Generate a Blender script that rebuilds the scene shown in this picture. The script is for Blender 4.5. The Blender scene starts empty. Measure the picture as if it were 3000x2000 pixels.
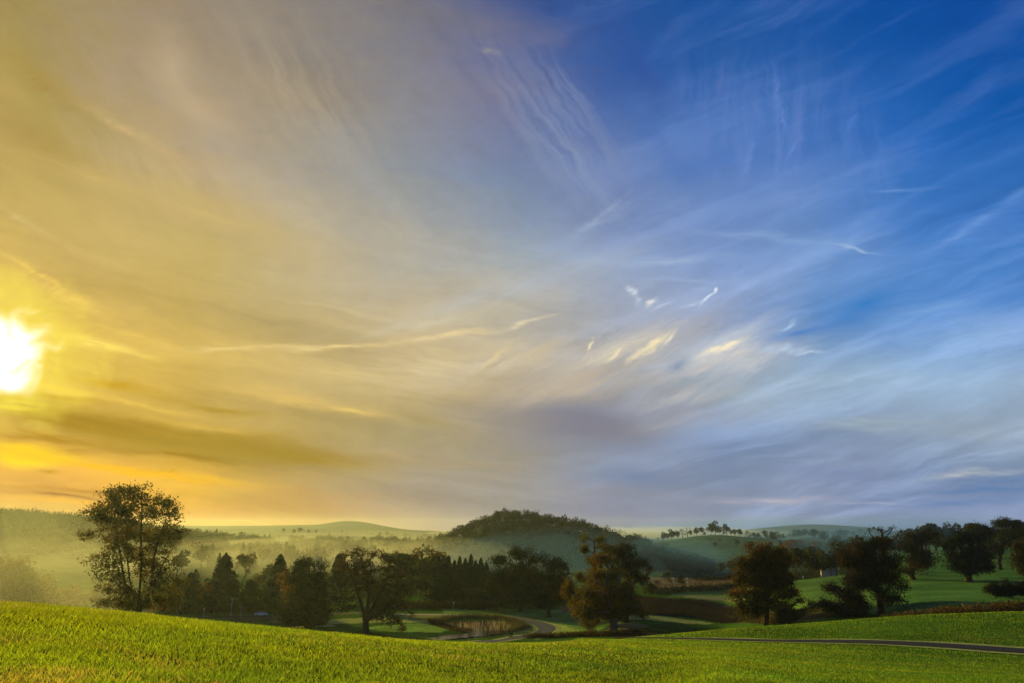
import bpy, math, random
import numpy as np
R=math.radians
C=bpy.context.scene.collection
sc=bpy.context.scene
F=2167.0; PITCH=R(14.12); ZC=33.0
cp,sp=math.cos(PITCH),math.sin(PITCH)
SUN_AZ,SUN_EL=-36.0,11.0
rng=np.random.default_rng(7)

def srgb(r,g,b):
    o=[]
    for c in (r,g,b):
        c=max(c,0)/255.0
        o.append(c/12.92 if c<=0.04045 else ((c+0.055)/1.055)**2.4)
    return tuple(o)

# ------------------------------------------------------------------ view geometry
def ray(px,py):
    cx=(px-1500)/F; cy=(1000-py)/F
    fwd=cp-cy*sp; up=sp+cy*cp
    return cx/fwd, up/fwd
def P(px,py,Y):
    s,t=ray(px,py)
    return np.array((s*Y,Y,ZC+t*Y))
def proj(x,y,z):
    zz=z-ZC
    d=y*cp+zz*sp; u=-y*sp+zz*cp
    return 1500+F*x/d, 1000-F*u/d

# ------------------------------------------------------------------ terrain profiles
# column px -> list of (Y, 'e', photo row) or (Y, 'z', drop from eye)
e='e'; z_='z'
PROF={
 -900:[(6,z_,-1.60),(20,z_,-1.9),(45,z_,-7),(80,z_,-15),(160,z_,-25),(300,z_,-30.5),(640,z_,-29),(1000,z_,14),(1300,z_,0),(2500,z_,-20),(4500,z_,30),(6500,z_,-60)],
 0:[(6,z_,-1.60),(22,e,1768),(42,z_,-7),(80,z_,-16),(160,z_,-26),(300,z_,-30.5),(470,z_,-30.5),(640,e,1640),(1000,e,1525),(1300,z_,-4),(2500,z_,-20),(4500,e,1538),(6500,z_,-60)],
 300:[(6,z_,-1.60),(23,e,1789),(42,z_,-7.4),(80,z_,-17),(160,z_,-27),(300,z_,-31),(520,z_,-30.5),(700,e,1630),(950,e,1552),(1300,z_,-14),(2500,z_,-22),(4500,e,1536),(6500,z_,-60)],
 600:[(6,z_,-1.61),(25,e,1819),(50,z_,-9),(100,z_,-20),(170,z_,-28),(260,z_,-30.6),(600,e,1655),(900,e,1607),(1300,e,1583),(2000,e,1570),(3200,e,1553),(4500,e,1539),(6500,z_,-60)],
 900:[(6,z_,-1.63),(27,e,1848),(55,z_,-12),(120,z_,-20),(200,z_,-28),(240,z_,-30.2),(330,z_,-31),(640,z_,-31),(900,z_,-28),(1300,e,1592),(1800,e,1564),(2400,z_,-30),(3500,e,1550),(4500,e,1536),(6500,z_,-60)],
 1010:[(6,z_,-1.64),(28,e,1858),(57,z_,-13),(115,z_,-20.5),(190,z_,-27.6),(225,z_,-30.0),(330,z_,-31),(640,z_,-31),(900,z_,-28),(1300,e,1594),(1800,e,1568),(2400,z_,-30),(3500,e,1552),(4500,e,1525),(6500,z_,-60)],
 1200:[(6,z_,-1.66),(30,e,1875),(60,z_,-14),(110,z_,-21),(160,z_,-26.2),(190,z_,-27.8),(215,z_,-29.9),(300,z_,-31.2),(450,z_,-31),(700,z_,-31),(1000,e,1602),(1800,e,1577),(2500,e,1574),(4500,e,1551),(6500,z_,-60)],
 1500:[(6,z_,-1.68),(34,e,1884),(80,z_,-18),(140,z_,-25),(195,z_,-29.6),(230,z_,-31),(300,z_,-31),(450,z_,-31),(600,z_,-31),(700,z_,-20),(860,e,1523),(1150,z_,-25),(3500,e,1570),(4500,e,1560),(6500,z_,-60)],
 1700:[(6,z_,-1.70),(35,e,1880),(66,e,1871),(120,z_,-21.6),(175,z_,-27.3),(240,z_,-30.6),(330,z_,-31),(450,z_,-31),(620,z_,-30),(860,e,1556),(1150,z_,-25),(3500,e,1570),(4500,e,1556),(6500,z_,-60)],
 1850:[(6,z_,-1.71),(35,e,1893),(72,e,1873),(100,e,1866),(140,z_,-23.6),(185,z_,-28.2),(240,e,1820),(330,e,1746),(384,e,1723),(430,e,1702),(520,z_,-31),(640,e,1636),(860,e,1602),(1150,z_,-25),(3500,e,1572),(4500,e,1558),(6500,z_,-60)],
 2100:[(6,z_,-1.72),(11,e,2000),(35,e,1906),(80,e,1874),(112,e,1843),(150,z_,-24),(200,z_,-28),(230,z_,-29.3),(300,z_,-30.5),(340,e,1742),(420,e,1705),(520,e,1685),(600,z_,-30.8),(720,e,1634),(800,e,1614),(1000,e,1580),(1120,e,1566),(1500,z_,-30),(3000,e,1568),(4500,e,1562),(6500,z_,-60)],
 2250:[(6,z_,-1.73),(12,e,2000),(37,e,1915),(80,e,1876),(113,e,1832),(150,z_,-23.4),(190,z_,-25.3),(230,z_,-26),(300,e,1728),(340,e,1710),(420,e,1696),(520,e,1685),(600,z_,-30.6),(720,e,1634),(800,e,1616),(1000,e,1588),(1120,e,1577),(1500,z_,-30),(3000,e,1565),(4500,e,1545),(6500,z_,-60)],
 2400:[(6,z_,-1.74),(13.5,e,2000),(40,e,1925),(76,e,1880),(115,e,1820),(150,z_,-21.8),(190,e,1800),(220,e,1768),(300,e,1708),(340,e,1691),(400,z_,-26),(600,z_,-28),(900,e,1602),(1300,e,1578),(1700,e,1572),(3000,e,1562),(4500,e,1535),(6500,z_,-60)],
 2550:[(6,z_,-1.75),(14.5,e,2000),(42,e,1933),(73,e,1884),(115,e,1808),(150,z_,-20),(190,e,1793),(230,e,1745),(300,e,1703),(350,e,1672),(450,z_,-24),(900,e,1600),(1300,e,1578),(2000,e,1568),(3000,e,1564),(4500,e,1543),(6500,z_,-60)],
 2700:[(6,z_,-1.76),(15.5,e,2000),(44,e,1941),(70,e,1892),(115,e,1798),(150,z_,-18.3),(180,e,1775),(230,e,1728),(270,e,1697),(380,e,1646),(600,e,1610),(900,z_,-14),(1500,e,1575),(4500,e,1564),(6500,z_,-60)],
 3000:[(6,z_,-1.78),(17,e,2000),(48,e,1952),(66,e,1909),(115,e,1789),(145,z_,-17),(170,e,1768),(200,e,1743),(250,e,1703),(340,e,1662),(450,e,1612),(700,e,1592),(1500,z_,-20),(4500,e,1558),(6500,z_,-60)],
 3800:[(6,z_,-1.8),(17,e,2000),(48,e,1950),(66,e,1907),(115,e,1785),(145,z_,-16),(200,z_,-17),(340,z_,-16),(450,z_,-12),(700,z_,-12),(1500,z_,-20),(4500,e,1560),(6500,z_,-60)],
}
def pchip(xk,yk,x):
    xk=np.asarray(xk,float);yk=np.asarray(yk,float)
    h=np.diff(xk);d=np.diff(yk)/h
    m=np.zeros_like(yk);m[0]=d[0];m[-1]=d[-1]
    for i in range(1,len(xk)-1):
        if d[i-1]*d[i]<=0:m[i]=0
        else:
            w1=2*h[i]+h[i-1];w2=h[i]+2*h[i-1]
            m[i]=(w1+w2)/(w1/d[i-1]+w2/d[i])
    x=np.clip(x,xk[0],xk[-1])
    k=np.clip(np.searchsorted(xk,x)-1,0,len(xk)-2)
    u=(x-xk[k])/h[k]
    return ((1+2*u)*(1-u)**2*yk[k]+u*(1-u)**2*h[k]*m[k]+u*u*(3-2*u)*yk[k+1]+u*u*(u-1)*h[k]*m[k+1])
LY=np.linspace(math.log(6),math.log(6500),900)
COLS=sorted(PROF); SC=[];T=[]
for c in COLS:
    SC.append(ray(c,1720)[0])
    xs=[];ts=[]
    for (Y,k,v) in PROF[c]:
        xs.append(math.log(Y)); ts.append(ray(c,v)[1] if k=='e' else v/Y)
    T.append(pchip(xs,ts,LY))
SC=np.array(SC);T=np.array(T)
SG=np.linspace(SC[0],SC[-1],500)
TG=np.array([pchip(SC,T[:,j],SG) for j in range(len(LY))]).T   # (s, lnY)
def tan_at(s,Y):
    a=(np.clip(s,SC[0],SC[-1])-SC[0])/(SC[-1]-SC[0])*(len(SG)-1)
    b=(np.log(np.clip(Y,6,6500))-LY[0])/(LY[-1]-LY[0])*(len(LY)-1)
    i=np.minimum(a.astype(int),len(SG)-2);j=np.minimum(b.astype(int),len(LY)-2)
    u=a-i;v=b-j
    return (TG[i,j]*(1-u)*(1-v)+TG[i+1,j]*u*(1-v)+TG[i,j+1]*(1-u)*v+TG[i+1,j+1]*u*v)
def vnoise(x,y,sx,seed=0):
    """smooth value noise"""
    x=np.asarray(x,float)/sx+seed*17.13;y=np.asarray(y,float)/sx+seed*7.71
    xi=np.floor(x).astype(np.int64);yi=np.floor(y).astype(np.int64);u=x-xi;v=y-yi
    u=u*u*(3-2*u);v=v*v*(3-2*v)
    def h(a,b):
        n=(a*374761393+b*668265263+seed*1442695)&0xffffffff
        n=((n^(n>>13))*1274126177)&0xffffffff
        return ((n^(n>>16))&0xffff)/65535.0
    return h(xi,yi)*(1-u)*(1-v)+h(xi+1,yi)*u*(1-v)+h(xi,yi+1)*(1-u)*v+h(xi+1,yi+1)*u*v
POND=(1390,1846)
_pond=None
def height(x,y):
    x=np.asarray(x,float);y=np.asarray(y,float)
    yy=np.maximum(y,6.0)
    h=ZC+yy*tan_at(x/yy,yy)
    amp=np.clip((yy-60)/120,0,1)*0.35
    h=h+amp*(vnoise(x,y,23,1)-.5)
    if _pond is not None:
        d=np.sqrt(((x-_pond[0])/19)**2+((y-_pond[1])/17)**2)
        m=np.clip((1.5-d)/.45,0,1);m=m*m*(3-2*m)
        h=h*(1-m)+(_pond[2]-.25)*m
    return h
def hz(x,y): return float(height(np.array([x]),np.array([y]))[0])
YS=np.exp(np.linspace(math.log(6.5),math.log(6000),5000))
def hit(px,py):
    s,t=ray(px,py)
    g=height(s*YS,YS)
    tt=(g-ZC)/YS
    k=np.argmax(tt>=t)
    if tt[k]<t: k=len(YS)-1
    Y=YS[k]
    return np.array((s*Y,Y,g[k]))
_pp=hit(*POND); _pond=(_pp[0],_pp[1],_pp[2])

# ------------------------------------------------------------------ helpers
def mesh_obj(name,V,Fc,mat=None,parent=None,col=None,smooth=False):
    me=bpy.data.meshes.new(name)
    V=np.asarray(V,np.float32);Fc=np.asarray(Fc,np.int32)
    n=Fc.shape[1]
    me.vertices.add(len(V));me.vertices.foreach_set('co',V.ravel())
    me.loops.add(Fc.size);me.loops.foreach_set('vertex_index',Fc.ravel())
    me.polygons.add(len(Fc));me.polygons.foreach_set('loop_start',np.arange(0,Fc.size,n,dtype=np.int32))
    me.polygons.foreach_set('loop_total',np.full(len(Fc),n,np.int32))
    if smooth: me.polygons.foreach_set('use_smooth',np.ones(len(Fc),bool))
    me.update(calc_edges=True)
    if col is not None:
        a=me.color_attributes.new('Col','FLOAT_COLOR','POINT')
        c=np.ones((len(V),4),np.float32);c[:,:3]=col
        a.data.foreach_set('color',c.ravel())
    if mat: me.materials.append(mat)
    o=bpy.data.objects.new(name,me);C.objects.link(o)
    if parent: o.parent=parent
    return o
def polys_obj(name,V,faces,mat,parent=None,smooth=False):
    me=bpy.data.meshes.new(name);me.from_pydata([tuple(map(float,v)) for v in V],[],faces)
    if smooth:
        for p in me.polygons:p.use_smooth=True
    me.materials.append(mat);o=bpy.data.objects.new(name,me);C.objects.link(o)
    if parent:o.parent=parent
    return o
def tag(o,label,cat=None,group=None,kind=None):
    if label:o['label']=label
    if cat:o['category']=cat
    if group:o['group']=group
    if kind:o['kind']=kind
    return o
def empty(name,loc,label,cat,group=None,rz=0):
    o=bpy.data.objects.new(name,None);C.objects.link(o)
    o.location=[float(a) for a in loc];o.rotation_euler=(0,0,rz);o.empty_display_size=.5
    return tag(o,label,cat,group)
def boxes(L):
    V=[];Fa=[]
    for (x0,y0,z0,x1,y1,z1) in L:
        b=len(V);V+=[(x0,y0,z0),(x1,y0,z0),(x1,y1,z0),(x0,y1,z0),(x0,y0,z1),(x1,y0,z1),(x1,y1,z1),(x0,y1,z1)]
        Fa+=[[b+i for i in q] for q in ((0,3,2,1),(4,5,6,7),(0,1,5,4),(1,2,6,5),(2,3,7,6),(3,0,4,7))]
    return V,Fa

# ------------------------------------------------------------------ node helper
class NT:
    def __init__(s,tree): s.t=tree;s.n=tree.nodes;s.l=tree.links
    def node(s,ty,**k):
        x=s.n.new(ty)
        for a,b in k.items(): setattr(x,a,b)
        return x
    def put(s,sock,v):
        if isinstance(v,bpy.types.NodeSocket): s.l.new(v,sock)
        elif v is not None: sock.default_value=v
    def m(s,op,a,b=None,c=None,clamp=False):
        x=s.node('ShaderNodeMath',operation=op,use_clamp=clamp)
        s.put(x.inputs[0],a);s.put(x.inputs[1],b)
        if c is not None:s.put(x.inputs[2],c)
        return x.outputs[0]
    def v(s,op,a,b=None,scale=None):
        x=s.node('ShaderNodeVectorMath',operation=op)
        s.put(x.inputs[0],a);s.put(x.inputs[1],b)
        if scale is not None:s.put(x.inputs['Scale'],scale)
        return x.outputs[1] if op in('LENGTH','DOT_PRODUCT','DISTANCE') else x.outputs[0]
    def mix(s,f,a,b,mode='MIX'):
        x=s.node('ShaderNodeMixRGB',blend_type=mode)
        s.put(x.inputs[0],f)
        for i,q in((1,a),(2,b)):
            if isinstance(q,(tuple,list)):q=tuple(q)+(1,) if len(q)==3 else q
            s.put(x.inputs[i],q)
        return x.outputs[0]
    def noise(s,vec,scale,detail=3,rough=.5,dist=0,col=False):
        x=s.node('ShaderNodeTexNoise');s.put(x.inputs['Vector'],vec)
        x.inputs['Scale'].default_value=scale;x.inputs['Detail'].default_value=detail
        x.inputs['Roughness'].default_value=rough;x.inputs['Distortion'].default_value=dist
        return x.outputs[1] if col else x.outputs[0]
    def mapr(s,v,a,b,c,d,kind='LINEAR'):
        x=s.node('ShaderNodeMapRange',interpolation_type=kind);s.put(x.inputs[0],v)
        for i,q in enumerate((a,b,c,d)):x.inputs[i+1].default_value=q
        return x.outputs[0]
    def mapping(s,vec,loc=(0,0,0),rot=(0,0,0),scale=(1,1,1),ty='POINT'):
        x=s.node('ShaderNodeMapping',vector_type=ty);s.put(x.inputs[0],vec)
        x.inputs[1].default_value=loc;x.inputs[2].default_value=rot;x.inputs[3].default_value=scale
        return x.outputs[0]

def newmat(name):
    m=bpy.data.materials.new(name);m.use_nodes=True
    t=NT(m.node_tree)
    for n in list(t.n):t.n.remove(n)
    out=t.node('ShaderNodeOutputMaterial')
    return m,t,out
def simple(name,col,rough=.8,metal=0,var=.25,scale=3.0,spec=.3):
    m,t,out=newmat(name)
    b=t.node('ShaderNodeBsdfPrincipled')
    g=t.node('ShaderNodeNewGeometry')
    n=t.noise(g.outputs['Position'],scale,4,.6)
    f=t.mapr(n,.3,.7,1-var,1+var)
    c=t.v('SCALE',tuple(col),None,f)
    t.put(b.inputs['Base Color'],c);b.inputs['Roughness'].default_value=rough;b.inputs['Metallic'].default_value=metal
    b.inputs['Specular IOR Level'].default_value=spec
    t.l.new(b.outputs[0],out.inputs[0]);return m
def leafmat(name,trans=.35,nscale=.35,var=.3,gloss=0.0):
    """leaf / blade: colour from the mesh attribute, diffuse and see-through to light"""
    m,t,out=newmat(name)
    a=t.node('ShaderNodeVertexColor',layer_name='Col')
    oi=t.node('ShaderNodeNewGeometry')
    n=t.noise(oi.outputs['Position'],nscale,3,.6)
    f=t.mapr(n,.3,.7,1-var,1+var)
    c=t.v('SCALE',a.outputs[0],None,f)
    d=t.node('ShaderNodeBsdfDiffuse');t.put(d.inputs[0],c)
    tr=t.node('ShaderNodeBsdfTranslucent')
    c2=t.mix(1,c,(1.25,1.15,.55),'MULTIPLY');t.put(tr.inputs[0],c2)
    mx=t.node('ShaderNodeMixShader');mx.inputs[0].default_value=trans
    t.l.new(d.outputs[0],mx.inputs[1]);t.l.new(tr.outputs[0],mx.inputs[2])
    o=mx.outputs[0]
    if gloss>0:
        g=t.node('ShaderNodeBsdfGlossy');g.inputs['Roughness'].default_value=.45
        m2=t.node('ShaderNodeMixShader');m2.inputs[0].default_value=gloss
        t.l.new(o,m2.inputs[1]);t.l.new(g.outputs[0],m2.inputs[2]);o=m2.outputs[0]
    t.l.new(o,out.inputs[0]);return m
M={}
M['leaf']=leafmat('autumn_leaves',.45,.5,.35)
M['needle']=leafmat('needles',.12,.4,.3)
M['blade']=leafmat('grass_blades',.6,1.2,.2,.02)
M['reed']=leafmat('reed_stems',.35,.6,.25)
M['bark']=simple('bark',(.042,.036,.028),.95,0,.35,2.2,.1)
M['pale_bark']=simple('pale_bark',(.10,.095,.085),.95,0,.35,2.0,.1)
M['lane']=simple('lane_asphalt',(.036,.055,.11),.95,0,.2,1.2,.05)
M['asphalt']=simple('asphalt',(.015,.020,.038),.95,0,.18,1.6,.05)
M['gravel']=simple('gravel',(.30,.28,.23),.95,0,.25,1.2,.1)
M['white_paint']=simple('white_car_paint',(.75,.77,.80),.25,0,.03,1,.5)
M['post']=simple('weathered_post',(.42,.40,.34),.8,0,.2,4)
M['white']=simple('white_board',(.80,.80,.78),.6,0,.05,3)
M['dark_metal']=simple('dark_metal',(.03,.03,.035),.5,.3,.1,3)
M['yellow']=simple('yellow_board',(.62,.45,.02),.5,0,.1,6)
M['stone']=simple('tower_stone',(.24,.22,.19),.95,0,.3,.8,.1)
M['stonewall']=simple('dry_stone',(.12,.12,.12),.95,0,.5,2.5,.1)
M['tyre']=simple('tyre',(.02,.02,.02),.9)
M['rim']=simple('wheel_rim',(.45,.45,.47),.35,.8,.05)
M['lamp']=simple('car_lamp',(.5,.3,.25),.2,0,.05)
M['render']=simple('white_render',(.40,.42,.44),.9,0,.1,.6)
M['slate']=simple('slate_roof',(.09,.095,.11),.6,0,.3,1.5)
def glassmat():
    m,t,out=newmat('dark_glass');b=t.node('ShaderNodeBsdfPrincipled')
    b.inputs['Base Color'].default_value=(.015,.018,.02,1);b.inputs['Roughness'].default_value=.08
    t.l.new(b.outputs[0],out.inputs[0]);return m
M['glass']=glassmat()
def watermat():
    m,t,out=newmat('pond_water');b=t.node('ShaderNodeBsdfPrincipled')
    g=t.node('ShaderNodeNewGeometry')
    n=t.noise(g.outputs['Position'],1.1,4,.6)
    bp=t.node('ShaderNodeBump');bp.inputs['Strength'].default_value=.25;bp.inputs['Distance'].default_value=.05
    t.put(bp.inputs['Height'],n);t.l.new(bp.outputs[0],b.inputs['Normal'])
    b.inputs['Base Color'].default_value=(.035,.035,.025,1);b.inputs['Roughness'].default_value=.12
    b.inputs['IOR'].default_value=1.33
    t.l.new(b.outputs[0],out.inputs[0]);return m
M['water']=watermat()

# ------------------------------------------------------------------ ground colours (own colour of each field, plus a painted shadow band)
GREEN=(.042,.105,.016)
# zone: Ymin,Ymax, polygon in photo pixels, colour, softness
ZN=[
 (230,900,[(1850,1742),(1950,1752),(2060,1756),(2160,1775),(2420,1790),(2420,1815),(2200,1820),(2030,1808),(1900,1800),(1850,1790)],(.020,.020,.032)),
 (150,330,[(1300,1778),(1640,1785),(1860,1822),(1860,1862),(1640,1864),(1560,1812),(1300,1800)],(.12,.24,.06)),
 (150,420,[(2050,1800),(2420,1775),(2460,1800),(2300,1828),(2120,1822)],(.06,.062,.035)),
 (300,900,[(1880,1690),(2290,1690),(2290,1708),(1900,1730)],(.15,.135,.095)),
 (300,460,[(1950,1752),(2000,1722),(2200,1708),(2320,1700),(2330,1760),(2200,1775),(2100,1757),(2000,1747)],(.09,.18,.05)),
 (300,460,[(2000,1748),(2060,1752),(2160,1762),(2220,1772),(2220,1762),(2120,1748),(2010,1742)],(.17,.20,.10)),
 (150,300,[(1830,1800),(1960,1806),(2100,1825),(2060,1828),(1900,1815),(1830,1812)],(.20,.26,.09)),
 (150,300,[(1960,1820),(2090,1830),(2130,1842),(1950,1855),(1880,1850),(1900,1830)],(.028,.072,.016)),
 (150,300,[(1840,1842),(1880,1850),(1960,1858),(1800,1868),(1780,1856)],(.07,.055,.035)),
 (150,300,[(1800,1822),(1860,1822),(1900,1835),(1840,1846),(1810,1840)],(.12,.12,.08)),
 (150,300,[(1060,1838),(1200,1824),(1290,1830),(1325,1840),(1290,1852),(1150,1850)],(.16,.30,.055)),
 (150,300,[(1050,1852),(1290,1850),(1380,1846),(1400,1854),(1330,1866),(1200,1868),(1050,1862)],(.025,.06,.015)),  # lawn darkened as a shadow band, painted into the ground colour
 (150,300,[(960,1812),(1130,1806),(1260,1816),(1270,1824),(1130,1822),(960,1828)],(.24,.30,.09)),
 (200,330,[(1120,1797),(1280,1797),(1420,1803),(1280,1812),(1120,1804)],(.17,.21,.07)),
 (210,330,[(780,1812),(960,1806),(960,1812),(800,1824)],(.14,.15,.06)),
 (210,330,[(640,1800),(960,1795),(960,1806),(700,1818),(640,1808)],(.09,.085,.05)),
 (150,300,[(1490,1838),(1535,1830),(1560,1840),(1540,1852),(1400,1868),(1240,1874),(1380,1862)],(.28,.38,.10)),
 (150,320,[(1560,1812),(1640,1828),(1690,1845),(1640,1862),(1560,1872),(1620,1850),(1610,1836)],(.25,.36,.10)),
 (250,420,[(1640,1778),(1680,1772),(1690,1792),(1650,1794)],(.13,.10,.07)),
 (330,460,[(1620,1655),(1720,1655),(1720,1690),(1620,1685)],(.10,.16,.06)),
 (300,460,[(930,1722),(1040,1722),(1040,1750),(930,1742)],(.12,.2,.05)),
 (700,1200,[(1900,1500),(2300,1560),(2300,1640),(2100,1640),(1960,1600)],(.06,.125,.055)),
 (560,700,[(2100,1655),(2160,1655),(2160,1680),(2100,1680)],(.12,.19,.06)),
 (120,700,[(2620,1600),(3200,1560),(3200,1790),(2600,1800)],(.058,.15,.045)),
 (180,400,[(2300,1690),(2700,1660),(2620,1800),(2330,1790)],(.075,.16,.045)),
]
def inpoly(px,py,poly):
    ins=np.zeros(px.shape,bool);n=len(poly)
    for i in range(n):
        x1,y1=poly[i];x2,y2=poly[(i+1)%n]
        if y1==y2:continue
        c=((y1>py)!=(y2>py))&(px<(x2-x1)*(py-y1)/(y2-y1)+x1)
        ins^=c
    return ins
def ground_col(x,y,z):
    c=np.zeros((len(x),3));c[:]=GREEN
    n1=vnoise(x,y,9,3);n2=vnoise(x,y,60,4)
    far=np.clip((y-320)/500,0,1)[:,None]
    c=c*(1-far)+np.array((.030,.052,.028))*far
    # patchwork of fields far off: each field has its own green
    fx=np.floor((x+90*vnoise(x,y,400,5))/230);fy=np.floor((y+120*vnoise(x,y,300,6))/260)
    k=((fx*7.13+fy*3.37)%1.0)
    pf=(y>620)[:,None]
    tint=np.stack([.7+.9*k,.75+.7*k,.6+.9*k],1)
    c=np.where(pf,c*tint,c)
    px,py=proj(x,y,z)
    jx=px+6*(vnoise(x,y,5,8)-.5);jy=py+3*(vnoise(x,y,4,9)-.5)
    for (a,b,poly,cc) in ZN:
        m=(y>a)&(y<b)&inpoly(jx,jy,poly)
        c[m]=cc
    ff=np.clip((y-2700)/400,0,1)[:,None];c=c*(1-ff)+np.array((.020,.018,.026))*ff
    c*= (0.75+.5*n1)[:,None]*(0.85+.3*n2)[:,None]
    dry=np.clip((vnoise(x,y,2.2,11)-.55)*3,0,1)*np.clip((vnoise(x,y,14,12)-.35)*2,0,1)*np.clip((260-y)/100,0,1)*.5
    c=c*(1-dry[:,None])+np.array((.16,.13,.05))*dry[:,None]
    return c
# ------------------------------------------------------------------ terrain mesh
srows=np.concatenate([np.exp(np.linspace(math.log(6),math.log(30),50))[:-1],np.exp(np.linspace(math.log(30),math.log(150),70))[:-1],np.exp(np.linspace(math.log(150),math.log(480),190))[:-1],np.exp(np.linspace(math.log(480),math.log(5000),105))])
scols=np.concatenate([np.linspace(-8,-.86,16)[:-1],np.linspace(-.86,.86,430),np.linspace(.86,8,16)[1:]])
SS,YY=np.meshgrid(scols,srows)
X=SS*YY;Zh=height(X.ravel(),YY.ravel()).reshape(X.shape)
# behind and under the viewpoint: rows of constant z continued
xb=X[0];back=[-60,-30,-12,0,3]
XB=np.array([xb*(1+0*b) for b in back]);YB=np.array([np.full_like(xb,b) for b in back])
ZB=np.array([Zh[0]+.02*(6-b) for b in back])
XA=np.vstack([XB,X]);YA=np.vstack([YB,YY]);ZA=np.vstack([ZB,Zh])
nr,nc=XA.shape
idx=np.arange(nr*nc).reshape(nr,nc)
Fq=np.stack([idx[:-1,:-1],idx[:-1,1:],idx[1:,1:],idx[1:,:-1]],-1).reshape(-1,4)
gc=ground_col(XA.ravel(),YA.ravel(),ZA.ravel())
def groundmat():
    m,t,out=newmat('meadow_ground')
    a=t.node('ShaderNodeVertexColor',layer_name='Col')
    g=t.node('ShaderNodeNewGeometry')
    n=t.noise(g.outputs['Position'],.9,6,.65)
    n2=t.noise(g.outputs['Position'],.06,4,.6)
    f=t.m('MULTIPLY',t.mapr(n,.3,.7,.62,1.38),t.mapr(n2,.3,.7,.8,1.2))
    c=t.v('SCALE',a.outputs[0],None,f)
    d=t.node('ShaderNodeBsdfDiffuse');t.put(d.inputs[0],c)
    n3=t.noise(g.outputs['Position'],3.0,5,.7)
    bp=t.node('ShaderNodeBump');bp.inputs['Strength'].default_value=.9;bp.inputs['Distance'].default_value=.25
    t.put(bp.inputs['Height'],t.m('ADD',n,n3));t.l.new(bp.outputs[0],d.inputs['Normal'])
    t.l.new(d.outputs[0],out.inputs[0]);return m
M['ground']=groundmat()
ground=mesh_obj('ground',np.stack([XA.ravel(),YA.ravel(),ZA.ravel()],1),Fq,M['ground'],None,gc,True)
tag(ground,None,None,None,'structure')

# ------------------------------------------------------------------ roads (draped strips)
def catmull(pts,n=12):
    pts=np.asarray(pts,float);P0=np.vstack([2*pts[0]-pts[1],pts,2*pts[-1]-pts[-2]]);o=[]
    for i in range(1,len(P0)-2):
        for u in np.linspace(0,1,n,endpoint=False):
            a,b,c,d=P0[i-1:i+3]
            o.append(.5*((2*b)+(-a+c)*u+(2*a-5*b+4*c-d)*u*u+(-a+3*b-3*c+d)*u**3))
    o.append(pts[-1]);return np.array(o)
def strip(name,wpts,width,mat,lift,n=14,across=6,wv=.0):
    c=catmull([w[:2] for w in wpts],n)
    d=np.gradient(c,axis=0);d/=np.linalg.norm(d,axis=1)[:,None]+1e-9
    nrm=np.stack([-d[:,1],d[:,0]],1)
    V=[]
    for k in np.linspace(-.5,.5,across+1):
        w=width*(1+wv*(vnoise(c[:,0],c[:,1],6,int(20+abs(k)*10))-.5))
        q=c+nrm*(k*w)[:,None]
        V.append(np.stack([q[:,0],q[:,1],height(q[:,0],q[:,1])+lift],1))
    V=np.array(V);a,b=V.shape[:2];ix=np.arange(a*b).reshape(a,b)
    Fq=np.stack([ix[:-1,:-1],ix[:-1,1:],ix[1:,1:],ix[1:,:-1]],-1).reshape(-1,4)
    o=mesh_obj(name,V.reshape(-1,3),Fq,mat,None,None,True)
    return tag(o,None,None,None,'structure')
def vergemat():
    return simple('pale_verge',(.21,.25,.10),.95,0,.35,1.3,.05)
M['verge']=simple('pale_verge',(.20,.27,.10),.95,0,.35,1.3,.05)
lane=[hit(*p) for p in [(1380,1803),(1450,1806),(1520,1813),(1580,1826),(1603,1842),(1575,1858),(1520,1867)]]
l=lane[-1];lane.append(l+np.array((-9,-14,0)));lane.append(l+np.array((-26,-34,0)))
strip('verge',lane,8.5,M['verge'],.05,14,8,.3)
strip('road',lane,5.4,M['lane'],.09,14,6)
rd=[np.array((ray(p,q)[0]*Y,Y,0)) for p,q,Y in [(1700,1873,88),(1850,1873,84),(2050,1875,81),(2250,1878,78.5),(2450,1882,76),(2650,1888,72.5),(2850,1897,69),(3050,1906,65.5),(3400,1920,60)]]
strip('verge',rd,10.5,M['verge'],.05,14,8,.35)
strip('road',rd,5.6,M['asphalt'],.10,14,6)
pth=[hit(*p) for p in [(1150,1799),(1220,1799),(1300,1800),(1380,1803)]]
strip('path',pth,3.2,M['gravel'],.08)
car_line=[hit(*p) for p in [(700,1806),(765,1804),(850,1802),(950,1799),(1060,1795)]]
c0=car_line[0];car_line=[c0+np.array((-60,-16,0)),c0+np.array((-30,-7,0))]+car_line
strip('road',car_line,5.0,M['asphalt'],.10,10,4)
trk=[np.array((ray(p,1800)[0]*Y,Y,0)) for p,Y in [(640,236),(720,240),(800,245),(900,251),(980,257)]]
strip('path',trk,2.6,M['gravel'],.08)
# pond
pw=[(1235,1871),(1300,1861),(1372,1853),(1340,1845),(1300,1838),(1290,1829),(1330,1820),(1390,1816),(1450,1817),(1500,1825),(1515,1838),(1495,1850),(1440,1859),(1385,1864),(1330,1869),(1280,1873)]
zp=_pond[2]
pv=[]
for a,b in pw:
    s,t=ray(a,b);Y=(zp-ZC)/t;pv.append((s*Y,Y,zp))
pv2=catmull(np.array([p[:2] for p in pv]+[pv[0][:2]]),6)
pond=polys_obj('pond',[(x,y,zp) for x,y in pv2[:-1]],[list(range(len(pv2)-1))],M['water']);tag(pond,None,None,None,'structure')
st=[hit(*p) for p in [(1815,1836),(1840,1838),(1865,1835),(1890,1830)]]

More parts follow.
